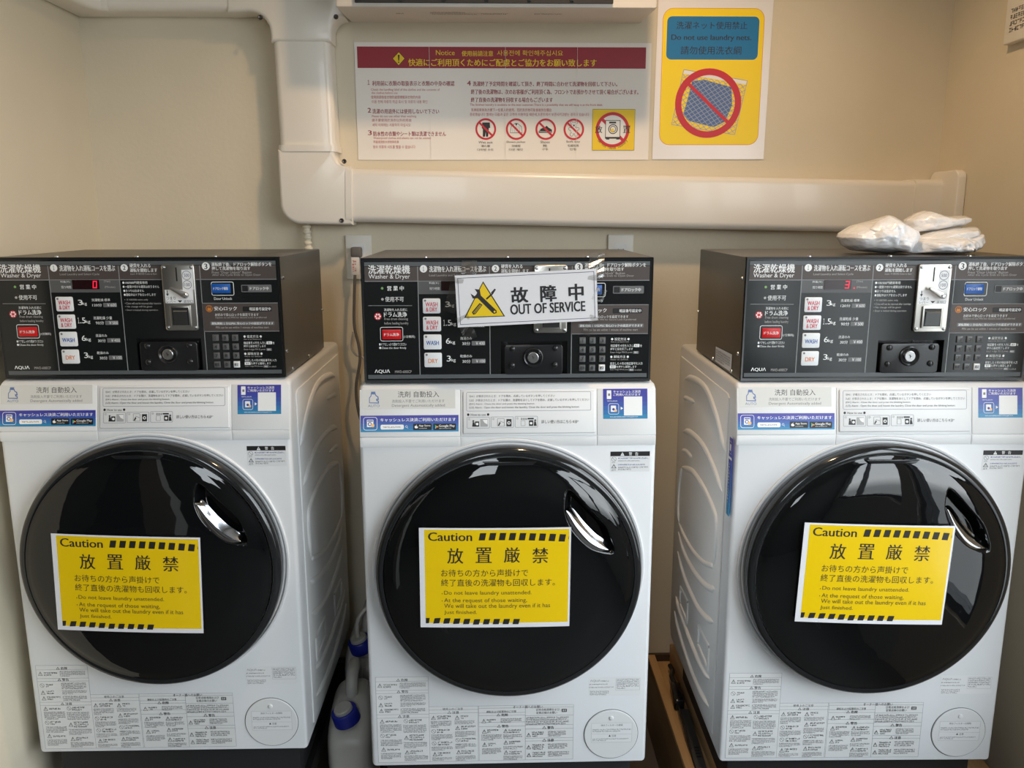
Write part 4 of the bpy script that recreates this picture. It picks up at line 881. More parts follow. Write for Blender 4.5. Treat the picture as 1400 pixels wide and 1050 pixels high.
    # domed cover with the grip pocket pressed in
    pocket = [(118, 190), (110, 167), (111, 140), (124, 109), (150, 79), (175, 63), (212, 58), (200, 102), (184, 126), (161, 150), (139, 174)]
    def spline(p, n=6):
        q = []
        N = len(p)
        for i in range(N):
            a, b, c, d = [Vector(p[(i + k) % N]) for k in (-1, 0, 1, 2)]
            for k in range(n):
                s_ = k / n
                q.append(0.5 * ((2 * b) + (c - a) * s_ + (2 * a - 5 * b + 4 * c - d) * s_ * s_ + (3 * b - a - 3 * c + d) * s_ ** 3))
        return q
    pk = spline(pocket, 3)
    def inside(x, y):
        c = False
        for i in range(len(pk)):
            a, b = pk[i], pk[i - 1]
            if (a.y > y) != (b.y > y) and x < (b.x - a.x) * (y - a.y) / (b.y - a.y) + a.x:
                c = not c
        return c
    def dist(x, y):
        d = 1e9
        p = Vector((x, y))
        for i in range(len(pk)):
            a, b = pk[i - 1], pk[i]
            ab = b - a
            s_ = max(0, min(1, (p - a).dot(ab) / max(ab.length_squared, 1e-9)))
            d = min(d, (p - a - ab * s_).length)
        return d
    dome = [(0, -.0640), (.05, -.0637), (.10, -.0625), (.15, -.0603), (.185, -.0578), (.208, -.0545), (.225, -.0510), (.238, -.0475), (.248, -.0438), (.2548, -.0395)]
    def dome_y(r):
        for (a, ya), (b, yb) in zip(dome, dome[1:]):
            if r <= b:
                return ya + (yb - ya) * (r - a) / (b - a)
        return dome[-1][1]
    rr = []
    for (a, _), (b, _) in zip(dome, dome[1:]):
        n = max(2, int((b - a) / (.0014 if a >= .10 else .004)))
        rr += [a + (b - a) * k / n for k in range(n)]
    rr.append(dome[-1][0])
    # smooth the profile
    def dy(r):
        return sum(dome_y(max(0, min(.2548, r + k * .004))) for k in (-2, -1, 0, 1, 2)) / 5
    m = MB()
    NT = 480
    vs, fs, ms = [], [], []
    K = len(rr)
    for i in range(NT):
        a = 2 * PI * i / NT
        for r in rr:
            x, y = r * math.cos(a), r * math.sin(a)
            yy = dy(r)
            if 95 < x * 1000 < 230 and 45 < y * 1000 < 205:
                dd = dist(x * 1000, y * 1000)
                if inside(x * 1000, y * 1000):
                    k_ = min(1, dd / 14)
                    yy += .032 * (k_ * k_ * (3 - 2 * k_) * .6 + .4 * k_)
            vs.append((x, yy, y))
    for i in range(NT):
        j = (i + 1) % NT
        for q in range(K - 1):
            fs.append((i * K + q, i * K + q + 1, j * K + q + 1, j * K + q))
    m.add(vs, fs, 'door_glass')
    m.build('door_glass', door, 60)
    # bright grip lining the lower left of the pocket
    out_ = [(112, 150), (114, 138), (127, 109), (150, 80), (173, 65), (191, 62), (200, 64)]
    inn = [(113, 151), (126, 150), (149, 122), (172, 97), (188, 84), (197, 74), (201, 65)]
    A_ = smooth_path([(p[0] / 1000, 0, p[1] / 1000) for p in out_], 6)
    B_ = smooth_path([(p[0] / 1000, 0, p[1] / 1000) for p in inn], 6)
    m = MB()
    n = len(A_) - 1
    def gp(u, v):
        i = min(int(u * n + .5), n)
        p = A_[i].lerp(B_[i], v)
        r = math.hypot(p.x, p.z)
        return (p.x, dy(r) + .0004 + .010 * v ** 1.5 - .0042 * math.sin(PI * min(1, v * 1.25)), p.z)
    m.grid(gp, n, 8, 'chrome_grip')
    m.build('door_handle', door, 60)
    # latch plate at the top of the cover
    lt = [(-.052, .2475), (-.044, .2405), (.046, .2405), (.054, .2475)]
    MB().prism(lt, 'y', -.0492, -.043, 'ring_black', 0.001, 2).build('latch_plate', door)
    # printed stickers on the front
    fm = lambda off: (lambda x, y, h: (x / 1000, -(h + off) / 1000, y / 1000))
    stroke(MB(), WARNING_SHEET, fm(0), rnd=random.Random(11), step=0.004).build('warning_sheet', t, 0)
    stroke(MB(), RATING, fm(0), rnd=random.Random(12)).build('rating_label', t, 0)
    stroke(MB(), SMALL_WARNING, fm(0), rnd=random.Random(13)).build('warning_sticker', t, 0)
    # round filter cover
    fc = empty('filter_cover')
    fc.parent = t
    fc.location = (.2218, 0, .1695)
    MB().lathe([(.0598, .0), (.0596, -.0006), (.0588, -.0006), (.0586, .0)], 'seam_dark', 72, mp0).lathe([(.0584, .0), (.0582, -.0016), (.0572, -.0024), (.0010, -.0024)], 'white_plastic', 72, mp0, True).build('lid', fc)
    MB().lathe([(.0050, -.0024), (.0046, -.0042), (.0030, -.0050), (.0005, -.0050)], 'white_plastic', 24, lambda r, a, h: (r * math.cos(a), h, .0400 + r * math.sin(a)), True).build('lid_knob', fc)
    stroke(MB(), FILTER_LABEL, lambda x, y, h: (x / 1000 - .2218, -(h + 2.4) / 1000, y / 1000 - .1695), rnd=random.Random(14)).build('filter_label', fc, 0)
    return t

# ------------------------------------------------------------------ coin console that stands on the washer
CW_, CH_, CD_ = 289.5, 248.9, 397.0
def console(digit):
    t = empty('coin_console')
    cm = lambda off: (lambda x, y, h: (x / 1000, -(h + off) / 1000, y / 1000))
    rx0, rz0, rx1, rz1 = -14.1, 10.9, 119.5, 82.7
    # sheet metal housing: five sides plus a rim round the open front
    m = MB()
    w, h, d = CW_ / 1000, CH_ / 1000, CD_ / 1000
    pr = [(-w, 0), (w, 0), (w, h), (-w, h)]
    bm = bmesh.new()
    bmesh.ops.create_cube(bm, size=1)
    for v in bm.verts:
        v.co = Vector((v.co.x * 2 * w, .003 + (v.co.y + .5) * (d - .003), (v.co.z + .5) * h))
    fr = [f for f in bm.faces if f.normal.y < -.9]
    bmesh.ops.delete(bm, geom=fr, context='FACES')
    bmesh.ops.bevel(bm, geom=[e for e in bm.edges if not e.is_boundary], offset=.0025, segments=2, profile=.5, affect='EDGES')
    m.bm(bm, 'console_metal')
    m.build('housing', t)
    # front panel with the opening for the cash box
    m = MB()
    th = 0
    def q(x0, z0, x1, z1, c):
        m.add([(x0 / 1000, 0, z0 / 1000), (x1 / 1000, 0, z0 / 1000), (x1 / 1000, 0, z1 / 1000), (x0 / 1000, 0, z1 / 1000)], [(0, 1, 2, 3)], c)
    e = 5.0
    q(-CW_ + e, e, rx0, CH_ - e, 'console_face')
    q(rx1, e, CW_ - e, CH_ - e, 'console_face')
    q(rx0, e, rx1, rz0, 'console_face')
    q(rx0, rz1, rx1, CH_ - e, 'console_face')
    a = [(-CW_ + e, e), (CW_ - e, e), (CW_ - e, CH_ - e), (-CW_ + e, CH_ - e)]
    b = [(-CW_, 0), (CW_, 0), (CW_, CH_), (-CW_, CH_)]
    vs = [(x / 1000, 0, y / 1000) for x, y in a] + [(x / 1000 * .995, -.0012, y / 1000) for x, y in b] + [(x / 1000, .006, y / 1000) for x, y in b]
    m.add(vs, [(0, 4, 5, 1), (1, 5, 6, 2), (2, 6, 7, 3), (3, 7, 4, 0), (4, 8, 9, 5), (5, 9, 10, 6), (6, 10, 11, 7), (7, 11, 8, 4)], 'console_frame')
    rc = [(rx0, rz0), (rx1, rz0), (rx1, rz1), (rx0, rz1)]
    vs = [(x / 1000, 0, y / 1000) for x, y in rc] + [(x / 1000, .020, y / 1000) for x, y in rc]
    m.add(vs, [(0, 1, 5, 4), (1, 2, 6, 5), (2, 3, 7, 6), (3, 0, 4, 7), (4, 5, 6, 7)], 'black_plastic')
    stroke(m, CONSOLE, cm(0), base=.12, step=.008)
    m.build('control_panel', t, 30)
    # cash box door in the opening
    cb = empty('cash_box_door')
    cb.parent = t
    m = MB()
    pts = rrect(-7.5, 15.0, 110.5, 76.0, 7, 5)
    m.prism([(x / 1000, y / 1000) for x, y in pts], 'y', -.0015, .019, 'black_plastic', .0014, 3)
    m.build('door_plate', cb)
    MB().lathe([(.0205, -.0015), (.0200, -.0045), (.0180, -.0055), (.0165, -.0045), (.0130, -.0020), (.0120, .0)], 'black_plastic', 48, lambda r, a_, h_: (.0505 + r * math.cos(a_), h_, .0501 + r * math.sin(a_))).build('lock_collar', cb)
    lk = MB().lathe([(.0112, .002), (.0110, -.0056), (.0106, -.0061), (.0099, -.0064), (.0098, -.0064), (.0004, -.0064)], 'screw_steel', 40, lambda r, a_, h_: (.0505 + r * math.cos(a_), h_, .0501 + r * math.sin(a_)), True)
    lk.box((.0498, -.0067, .0470), (.0511, -.006, .0532), 'black_slot').box((.0511, -.0067, .0496), (.0535, -.006, .0507), 'black_slot').box((.0475, -.0067, .0528), (.0498, -.006, .0538), 'black_slot')
    lk.build('lock', cb)
    for bx, bz in ((8.9, 67.4), (95.0, 68.2), (8.0, 33.8), (94.4, 34.6)):
        MB().lathe([(.0062, -.0015), (.0058, -.0035), (.0040, -.0052), (.0004, -.0058)], 'black_plastic', 24, lambda r, a_, h_: (bx / 1000 + r * math.cos(a_), h_, bz / 1000 + r * math.sin(a_)), True).build('bolt', cb)
    # course buttons
    for (x0, z0_, x1, z1_), tx in zip(((-168.6, 139.8, -133.8, 169.4), (-169.0, 103.8, -133.2, 133.2), (-168.5, 67.4, -133.0, 97.6), (-168.0, 31.2, -132.8, 60.7)), BTN_TXT):
        m = MB().prism([(x / 1000, y / 1000) for x, y in rrect(x0, z0_, x1, z1_, 3)], 'y', -.0022, .001, 'button_white', .0008, 2)
        cx, cz = (x0 + x1) / 2, (z0_ + z1_) / 2 - 1.5
        stroke(m, tx + [('c', -12.6, 12.2, 2.2, 'gy')], lambda x, y, h: ((cx + x) / 1000, -(h + 2.2) / 1000, (cz + y) / 1000))
        m.build('course_button', t)
    for nm, b_, mt, tx in (('drum_clean_button', (-250.7, 88.3, -213.1, 107.7), 'button_red', 'ドラム洗浄'), ('door_unlock_button', (149.1, 175.7, 187.1, 194.8), 'button_blue', 'ドアロック解除')):
        m = MB().prism([(x / 1000, y / 1000) for x, y in rrect(*b_, 1.5)], 'y', -.0026, .001, mt, .001, 2)
        stroke(m, [('t', tx, b_[0] + 4, (b_[1] + b_[3]) / 2 - 3.2, b_[2] - 4, (b_[1] + b_[3]) / 2 + 3.2, 'w', 1)], cm(2.6))
        m.build(nm, t)
    # keypad
    names = ['１', '2', '3', '4', '5', '6', '7', '8', '9', '取消', '0', '確定']
    for i, n in enumerate(names):
        c_, r_ = i % 3, i // 3
        x0, z0_ = 143.4 + c_ * 20.0, 77.0 - r_ * 18.6
        wht = n == '確定'
        m = MB().prism([(x / 1000, y / 1000) for x, y in rrect(x0, z0_, x0 + 12.8, z0_ + 13.4, 1)], 'y', -.0028, .001, 'button_white' if wht else 'key_grey', .0012, 2)
        ww = 4.4 if len(n) > 1 else 1.1 if n == '１' else 2.2
        stroke(m, [('t', n, x0 + 6.4 - ww, z0_ + 3.6, x0 + 6.4 + ww, z0_ + 10, 'dk' if wht else 'blk', 1)], cm(2.8))
        m.build('keypad_key', t)
    # display
    m = MB().prism([(x / 1000, y / 1000) for x, y in rrect(-131.5, 184.6, -77.5, 203.6, .6)], 'y', -.0009, .001, 'led_window', 0)
    def seg(x, y, on):
        """seven bars of a digit, italic"""
        w_, h_, tt = 8.6, 15.0, 2.1
        S_ = {'a': (0, h_ - tt, w_, h_), 'g': (0, h_ / 2 - tt / 2, w_, h_ / 2 + tt / 2), 'd': (0, 0, w_, tt), 'f': (0, h_ / 2, tt, h_), 'b': (w_ - tt, h_ / 2, w_, h_), 'e': (0, 0, tt, h_ / 2), 'c': (w_ - tt, 0, w_, h_ / 2)}
        for k in on:
            x0, y0_, x1, y1_ = S_[k]
            sk = lambda px, py: (x + px + py * .1, y + py)
            m.add([(px / 1000, -.0012 - .00002 * ord(k) / 10, py / 1000) for px, py in (sk(x0, y0_), sk(x1, y0_), sk(x1, y1_), sk(x0, y1_))], [(0, 1, 2, 3)], 'led_red')
    seg(-91.0, 186.6, {'0': 'abcdef', '3': 'abcdg', '': ''}[digit])
    if digit == '3':
        stroke(m, [('c', -71.5, 187.3, 1.7, 'led_red')], cm(.1))
    if digit == '':
        seg(-91.0, 186.6, 'abged')
    m.build('led_display', t, 0)
    # coin acceptor
    ca = empty('coin_acceptor')
    ca.parent = t
    x0, z0_, x1, z1_ = 51.5, 99.8, 118.0, 234.6
    m = MB().prism([(x / 1000, y / 1000) for x, y in rrect(x0, z0_, x1, z1_, 5)], 'y', -.0065, .001, 'steel_brushed', .0018, 3)
    f6 = cm(6.5)
    sx = 5.6
    stroke(m, [('r', 75.0 + sx, 200.5, 78.0 + sx, 228.5, .5, 'black_slot'),
               ('r', 87.0 + sx, 183.5, 109.0 + sx, 223.5, 0, 'label'), ('r', 55.6, 156.0, 112.5, 183.4, 0, 'label'),
               ('g', 96.8 + sx, 212.5, 9.2, .9, 'navyd'), ('g', 96.8 + sx, 193.5, 8.8, .9, 'navyd'),
               ('t', '500', 91.5 + sx, 209.3, 102.2 + sx, 215.6, 'navyd', 0), ('t', '100', 91.5 + sx, 190.4, 102.2 + sx, 196.6, 'navyd', 0),
               ('l', 61.0, 174.5, 61.0, 182, 1.6, 'dk'), ('p', ((58.2, 175.5), (61.0, 170.2), (63.8, 175.5)), 'dk'),
               ('t', 'つまり', 58.0, 163.2, 76.5, 169.5, 'dk', 0), ('t', 'レバー', 58.0, 156.8, 76.5, 162.2, 'dk', 0),
               ('p', ((80.0, 161.8), (85.0, 157.2), (90.0, 161.8)), 'dk'), ('t', '返却口', 92.5, 156.8, 111.0, 162.6, 'dk', 0)], f6, base=.1, step=.01)
    m.build('acceptor_plate', ca)
    m = MB()
    for sx_, sz_ in ((57.0, 228.6), (112.4, 228.6), (57.0, 106.0), (112.4, 106.0)):
        m.lathe([(.0036, -.0064), (.0032, -.0082), (.0018, -.0090), (.0003, -.0090)], 'screw_steel', 20, lambda r, a_, h_: (sx_ / 1000 + r * math.cos(a_), h_, sz_ / 1000 + r * math.sin(a_)), True)
        m.build('screw', ca)
        m = MB()
    # return lever
    m = MB()
    piv, end = Vector((99.5, 173.2)), Vector((70.5, 188.0))
    d_ = (end - piv).normalized()
    n_ = Vector((-d_.y, d_.x))
    pts = []
    for k in range(13):
        a_ = -PI / 2 + PI * k / 12
        pts.append(end - d_ * 3 + (d_ * math.cos(a_) * 3 + n_ * math.sin(a_) * 3.0))
    for k in range(13):
        a_ = PI / 2 + PI * k / 12
        pts.append(piv + (d_ * math.cos(a_) + n_ * math.sin(a_)) * 6.6)
    m.prism([(p.x / 1000, p.y / 1000) for p in pts], 'y', -.019, -.012, 'steel_brushed', .0018, 3)
    m.lathe([(.0048, -.0065), (.0048, -.019), (.0036, -.0205), (.0003, -.0205)], 'screw_steel', 24, lambda r, a_, h_: (.0995 + r * math.cos(a_), h_, .1732 + r * math.sin(a_)), True)
    m.build('return_lever', ca)
    # coin return door
    m = MB().prism([(x / 1000, y / 1000) for x, y in rrect(64.8, 107.5, 106.0, 151.5, 1.5)], 'y', -.0105, -.006, 'steel_brushed', .0012, 2)
    q4 = lambda x0_, y0_, x1_, y1_, h0, h1, c: m.add([(x0_ / 1000, -h0 / 1000, y0_ / 1000), (x1_ / 1000, -h0 / 1000, y0_ / 1000), (x1_ / 1000, -h1 / 1000, y1_ / 1000), (x0_ / 1000, -h1 / 1000, y1_ / 1000)], [(0, 1, 2, 3)], c)
    q4(68.5, 111.5, 102.3, 147.5, 10.7, 10.7, 'black_slot')
    q4(71.5, 112.8, 99.6, 139.5, 10.9, 13.0, 'steel_dark')
    m.add([(.0715, -.013, .1395), (.0996, -.013, .1395), (.0996, -.0109, .1415), (.0715, -.0109, .1415)], [(0, 1, 2, 3)], 'steel_brushed')
    m.build('coin_return_flap', ca)
    # screws along the top front edge and on both sides
    for x in (-161.7, -.7, 157.6):
        MB().lathe([(.0048, .0), (.0044, .0020), (.0025, .0032), (.0003, .0034)], 'screw_steel', 18, lambda r, a_, h_: (x / 1000 + r * math.cos(a_), .010 + r * math.sin(a_), h + h_), True).build('screw', t)
    for sg in (-1, 1):
        for y_, z_ in ((.020, .205), (.022, .052), (.225, .0075), (.064, .0075), (.40 - .008, .097)):
            MB().lathe([(.0042, .0), (.0038, .0018), (.0022, .0030), (.0003, .0032)], 'screw_steel', 16, lambda r, a_, h_: (sg * (w + h_), y_ + r * math.cos(a_), z_ + r * math.sin(a_)), True).build('screw', t)
    return t

GW = 'front loading washer dryers in a row'
GC = 'coin consoles on the washer dryers'
POS = (('middle', (0, 0, BZ), 0.0), ('left', (-.7522, .0675, BZ), -.0067), ('right', (.7599, -.0116, BZ), -.0192))
WL = dict(middle='white front loading washer dryer, between the other two, below the out of service sign',
          left='white front loading washer dryer at the left, cut by the photo edge, beside the jugs',
          right='white front loading washer dryer at the right, standing on the wooden platform')
CL = dict(middle='black coin console behind the out of service sign',
          left='black coin console showing a red 0, leftmost of the three',
          right='black coin console showing a red 3, with plastic bags on top')
proto = washer()
cons = {}
for nm, loc, rz in POS:
    o = proto if nm == 'middle' else copy_tree(proto)
    o.location = loc
    o.rotation_euler = (0, 0, rz)
    tag(o, WL[nm], 'washing machine', GW)
    if nm == 'right':
        # payment sticker down the front edge of its left side
        m = MB()
        for i in range(6):
            m.box((-.3052, .004, .668 + .165 * (5 - i) / 6), (-.3040, .024, .668 + .165 * (6 - i) / 6), 'grad%d' % i)
        m.box((-.3054, .004, .788), (-.3041, .024, .793), 'w')
        stroke(m, [('o', -9, 800, 9, 826, 2, .8, 'w'), ('r', -5, 806, 5, 820, 1, 'w'), ('x', -6, 693, 6, 781, 13, 'w')], lambda x, y, h: (-.3052 - h / 1000, .014 - x / 1000, y / 1000))
        m.build('side_sticker', o, 0)
cp = {}
for nm, loc, rz in POS:
    c_ = console({'left': '0', 'right': '3', 'middle': ''}[nm])
    off = Matrix.Rotation(rz, 3, 'Z') @ Vector((0, .0289, 1.2193 - BZ))
    c_.location = Vector(loc) + off
    c_.rotation_euler = (0, 0, rz)
    tag(c_, CL[nm], 'coin box', GC)
    cp[nm] = c_
    if nm == 'right':
        m = MB()
        m.add([(-.2900, .203, .005), (-.2900, .066, .005), (-.2900, .066, .043), (-.2900, .203, .039)], [(0, 1, 2, 3)], 'label')
        stroke(m, [('x', -66, 8, 60, 34, 5, 'gy')], lambda x, y, h: (-.2900 - h / 1000, .134 - x / 1000, y / 1000 + .001))
        m.build('rating_sticker', c_, 0)

# ------------------------------------------------------------------ caution papers taped to the doors
def caution(nm, cx, cz, rot, label, skew=0.0):
    loc, rz = {n: (l, r) for n, l, r in POS}[nm]
    t = empty('caution_sign')
    R_ = Matrix.Rotation(rz, 3, 'Z')
    t.location = Vector(loc) + R_ @ Vector((cx, -.066, cz - BZ))
    t.rotation_euler = (0, 0, rz)
    ca, sa = math.cos(math.radians(rot)), math.sin(math.radians(rot))
    def mp(x, y, h):
        yy = y + skew * x
        X, Z = (x * ca - yy * sa) / 1000, (x * sa + yy * ca) / 1000
        return (X, -.0032 * (1 - (x / 150) ** 2) - h / 1000, Z)
    m = MB()
    W_, H_ = 152.0, 107.5
    gridm = lambda x0, y0, x1, y1, h, c: m.grid(lambda u, v: mp(x0 + (x1 - x0) * u, y0 + (y1 - y0) * v, h), 24, 4, c)
    e = 1.2
    gridm(-W_ + e, -H_ + e, W_ - e, H_ - e, 0, 'laminate_white')
    gridm(-W_ + e, -H_ + e, W_ - e, H_ - e, -.4, 'laminate_white')
    for a in ((-W_, -H_, -W_ + e, H_), (W_ - e, -H_, W_, H_), (-W_ + e, -H_, W_ - e, -H_ + e), (-W_ + e, H_ - e, W_ - e, H_)):
        gridm(*a, -.2, 'clear_film')
    gridm(-140.3, -96.5, 147.0, 102.5, .12, 'caution_yellow')
    stroke(m, CAUTION, mp, base=.2, step=.010)
    m.build('caution_sheet', t, 60)
    tp = MB()
    for x_, s_ in ((-112, 14), (-104, 9)):
        tp.grid(lambda u, v: Vector(mp(x_ + 1.2 * u + s_ * v, -H_ + 4 - 19 * v, .3)) + Vector((0, .0042 * v, 0)), 1, 6, 'sticky_tape')
    tp.build('tape', t, 60)
    return tag(t, label, 'sign', 'yellow caution signs')
caution('left', -.0349, .8036, -2.3, 'yellow caution sheet on the left door, tilted and set lowest of the three')
caution('middle', -.0288, .8381, -.4, 'yellow caution sheet taped to the door of the middle machine, hanging level')
caution('right', -.0245, .8400, -1.7, 'yellow caution sheet on the door of the right machine, below the reflected window')

# ------------------------------------------------------------------ out of service sign taped over the middle console
t = tag(empty('out_of_service_sign', (.0367, .0052, 1.3909)), 'white out of service sign with a yellow tool triangle, taped over the middle console', 'sign')
a_ = math.radians(2.58)
def oos(x, y, h):
    X, Z = (x * math.cos(a_) - y * math.sin(a_)), (x * math.sin(a_) + y * math.cos(a_))
    return (X / 1000, -.003 - h / 1000, Z / 1000)
m = MB()
m.grid(lambda u, v: oos(-138 + 276 * u, -50.6 + 101.2 * v, 0), 20, 4, 'laminate_white')
m.grid(lambda u, v: oos(-138 + 276 * u, -50.6 + 101.2 * v, -.4), 20, 4, 'laminate_white')
stroke(m, OOS, oos, base=.3, step=.01)
m.build('sign_sheet', t, 60)
def tape(x0, y0, x1, y1, w, wob=.002):
    """clear tape from the sheet (first point) on to the console (second point)"""
    d = Vector((x1 - x0, y1 - y0))
    n = Vector((-d.y, d.x)).normalized() * w / 2
    tp = MB()
    ph = (x0 * 7 + y0) % 6
    def f(u, v):
        p = Vector((x0, y0)) + d * u + n * (2 * v - 1)
        s_ = u * u * (3 - 2 * u)
        return (p.x / 1000, -.0035 + .0255 * s_ - wob * abs(math.sin(u * 8 + v * 3 + ph)) * (.2 + .8 * math.sin(PI * u)), p.y / 1000)
    tp.grid(f, 20, 8, 'sticky_tape')
    tp.build('tape', t, 60)
tape(-134, 40, -153, -30, 24)
tape(-128, -34, -110, -84, 26, .004)
tape(-112, 48, -112, 72, 30)
tape(133, 34, 140, 86, 30, .004)
tape(132, 10, 156, 0, 26)
tape(134, -36, 118, -76, 20, .004)

# ------------------------------------------------------------------ posters on the back wall
t = tag(empty('notice_poster', (.0045, YB - .002, 1.8455)), 'wide white notice poster with a dark red heading, below the air conditioner', 'poster')
wm = lambda x, y, h: (x / 1000, -h / 1000, y / 1000)
m = MB()
m.grid(lambda u, v: wm(-391 + 782 * u, -149 + 298 * v, 0), 48, 2, 'poster_white')
stroke(m, NOTICE, wm, base=.25, step=.012)
m.build('poster_sheet', t, 60)
m = MB()
for x in (-195, 5, 195):
    m.box(((x - .3) / 1000, -.0032, -.149), ((x + .3) / 1000, -.0026, .149), 'poster_white')
m.build('fold_crease', t, 0)
t = tag(empty('laundry_net_poster', (.561, YB - .002, 1.908)), 'yellow and blue no laundry nets poster, right of the notice poster', 'poster')
pm = lambda x, y, h: ((x + .009 * y) / 1000, -h / 1000 - .0008, y / 1000)
m = MB().grid(lambda u, v: pm(-153 + 304 * u, -210 + 420 * v, 0), 8, 8, 'laminate_white')
stroke(m, [i if i[0] != 'x' else i for i in NETS], lambda x, y, h: (x / 1000, -h / 1000 - .0008, y / 1000), base=.25, step=.01)
m.build('poster_sheet', t, 60)

# ------------------------------------------------------------------ air conditioner (its lower edge shows)
t = tag(empty('air_conditioner', (-.012, YB, 2.04)), 'ivory wall air conditioner at the top edge, above the notice poster', 'air conditioner')
m = MB()
pr = [(0, .004), (-.213, -.010), (-.220, -.008), (-.221, -.002), (-.226, .10), (-.232, .30), (-.18, .33), (0, .33)]
m.prism(pr, 'x', -.382, .378, 'ac_plastic', .005, 3)
m.build('housing', t)
m = MB()
m.box((-.335, -.2290, -.0005), (.272, -.2150, .075), 'black_slot')
m.build('air_outlet', t)
lv = MB()
for k in range(6):
    lv.box((-.33 + k * .1, -.2330, .004), (-.322 + k * .1, -.2290, .062), 'steel_dark')
lv.box((-.33, -.2335, .022), (.268, -.2295, .026), 'steel_dark')
lv.build('louver', t)
lb = MB()
stroke(lb, [('x', -250, 0, -228, 6, 1, 'dk2'), ('x', -165, -4, -50, 8, 2, 'gy'), ('x', -40, 0, 30, 7, 1, 'gy'), ('x', 90, 0, 160, 6, 1, 'gy')], lambda x, y, h: (x / 1000, -.150 + y / 1000 * 3.5, .004 - .014 * (.150 - y / 1000 * 3.5) / .213 - h / 1000))
lb.build('fine_print', t, 0)

# ------------------------------------------------------------------ pipe cover on the wall
t = tag(empty('pipe_cover', (0, YB - .001, 1.5)), 'ivory plastic pipe cover running from the left corner down and across to the right wall', 'pipe cover')
DD = .072
def duct_prof(w, d=DD, r=.018, n=5):
    """cross-section: (across, out)"""
    p = [(-w / 2, 0)]
    for k in range(n + 1):
        a = PI - PI / 2 * k / n
        p.append((-w / 2 + r + r * math.cos(a), d - r + r * math.sin(a)))
    for k in range(n + 1):
        a = PI / 2 - PI / 2 * k / n
        p.append((w / 2 - r + r * math.cos(a), d - r + r * math.sin(a)))
    p.append((w / 2, 0))
    return p
def sweep(m, path, w, d=DD, mt='duct_plastic', r=.018):
    """path of (x, z) points on the wall, with the across direction turned with the path"""
    pf = duct_prof(w, d, r)
    P = [Vector(p) for p in path]
    k = len(pf)
    vs, fs = [], []
    for i, p in enumerate(P):
        d_ = (P[min(i + 1, len(P) - 1)] - P[max(i - 1, 0)]).normalized()
        n_ = Vector((-d_.y, d_.x))
        vs += [(p.x + n_.x * a, -o, p.y + n_.y * a - 1.5) for a, o in pf]
    for i in range(len(P) - 1):
        for q in range(k - 1):
            fs.append((i * k + q, (i + 1) * k + q, (i + 1) * k + q + 1, i * k + q + 1))
    fs.append(tuple(range(k)))
    fs.append(tuple((len(P) - 1) * k + q for q in range(k))[::-1])
    m.add(vs, fs, mt)
    return m
def arc(cx, cz, r, a0, a1, n=14):
    return [(cx + r * math.cos(math.radians(a0 + (a1 - a0) * i / n)), cz + r * math.sin(math.radians(a0 + (a1 - a0) * i / n))) for i in range(n + 1)]
xv = -.5085          # centre line of the vertical run
sweep(MB(), [(xv - .001, 1.985), (xv + .0025, 1.715)], .144).build('vertical_run', t)
xa, za = -.385, 1.602
sweep(MB(), [(-.40, za), (1.105, za - .0325)], .138).build('horizontal_run', t)
# lower elbow, square body with rounded corners and a filleted inside
m = MB()
def solid(m, pts, d, mt='duct_plastic', r=.016):
    return m.prism([(x, z_ - 1.5) for x, z_ in pts], 'y', -d, 0, mt, r, 4)
out_c = arc(-.532, 1.580, .052, 180, 270, 10)
ins = arc(-.400, 1.714, .038, 270, 180, 6)
solid(m, [(-.584, 1.718)] + out_c + [(-.396, 1.525)] + [(-.396, 1.676)] + ins + [(-.438, 1.718)], DD + .004, r=.010)
m.build('elbow', t)
for p0, p1, w in (((xv + .0025, 1.729), (xv + .0025, 1.713), .152), ((-.412, 1.6025), (-.396, 1.602), .148)):
    sweep(MB(), [p0, p1], w, DD + .006).build('joint_collar', t)
# tee at the top
m = MB()
fl = arc(-.635, 2.005, .05, 90, 0, 8)
fr = arc(-.397, 2.005, .035, 180, 90, 6)
solid(m, [(-.690, 2.235), (-.690, 2.050)] + [(x, z_ - .002) for x, z_ in fl] + [(-.585, 1.980), (-.432, 1.980)] + [(x, z_) for x, z_ in fr] + [(-.397, 2.235)], DD + .004, r=.010)
m.build('tee_joint', t)
sweep(MB(), [(-.680, 2.1265), (-1.00, 2.1265)], .146).build('upper_run', t)
m = MB()
m.prism([(-.985, 0), (-.985, -DD - .003), (-1.0, -DD - .003), (XL + DD + .01, -DD - .035), (XL + DD + .003, -DD - .06), (XL + DD + .003, -.34), (XL, -.34), (XL, 0)], 'z', 2.0515 - 1.5, 2.202 - 1.5, 'duct_plastic', .010, 3)
m.build('corner_elbow', t)
# end piece and flange at the right wall
sweep(MB(), [(1.098, za - .0322), (XR - .012, za - .0344)], .146, DD + .004).build('end_sleeve', t)
m = MB()
m.prism([(p[0], p[1]) for p in rrect(-.145, 1.480 - 1.5, -.004, 1.663 - 1.5, .022)], 'x', XR - .024, XR - .0005, 'duct_plastic', .004, 3)
m.build('wall_flange', t)
for x, z_, y_ in ((-.607, 2.038, DD), (-.418, 2.040, DD), (-.575, 1.690, DD - .02), (-.412, 1.688, DD), (-.425, 1.537, DD), (-1.045, 2.066, DD + .02)):
    MB().lathe([(.0062, .0), (.0055, -.003), (.004, -.0045), (.0003, -.002)], 'steel_dark', 18, lambda r, a, h: (x + r * math.cos(a), -y_ - .0035 + h, z_ - 1.5 + r * math.sin(a)), True).build('screw', t)

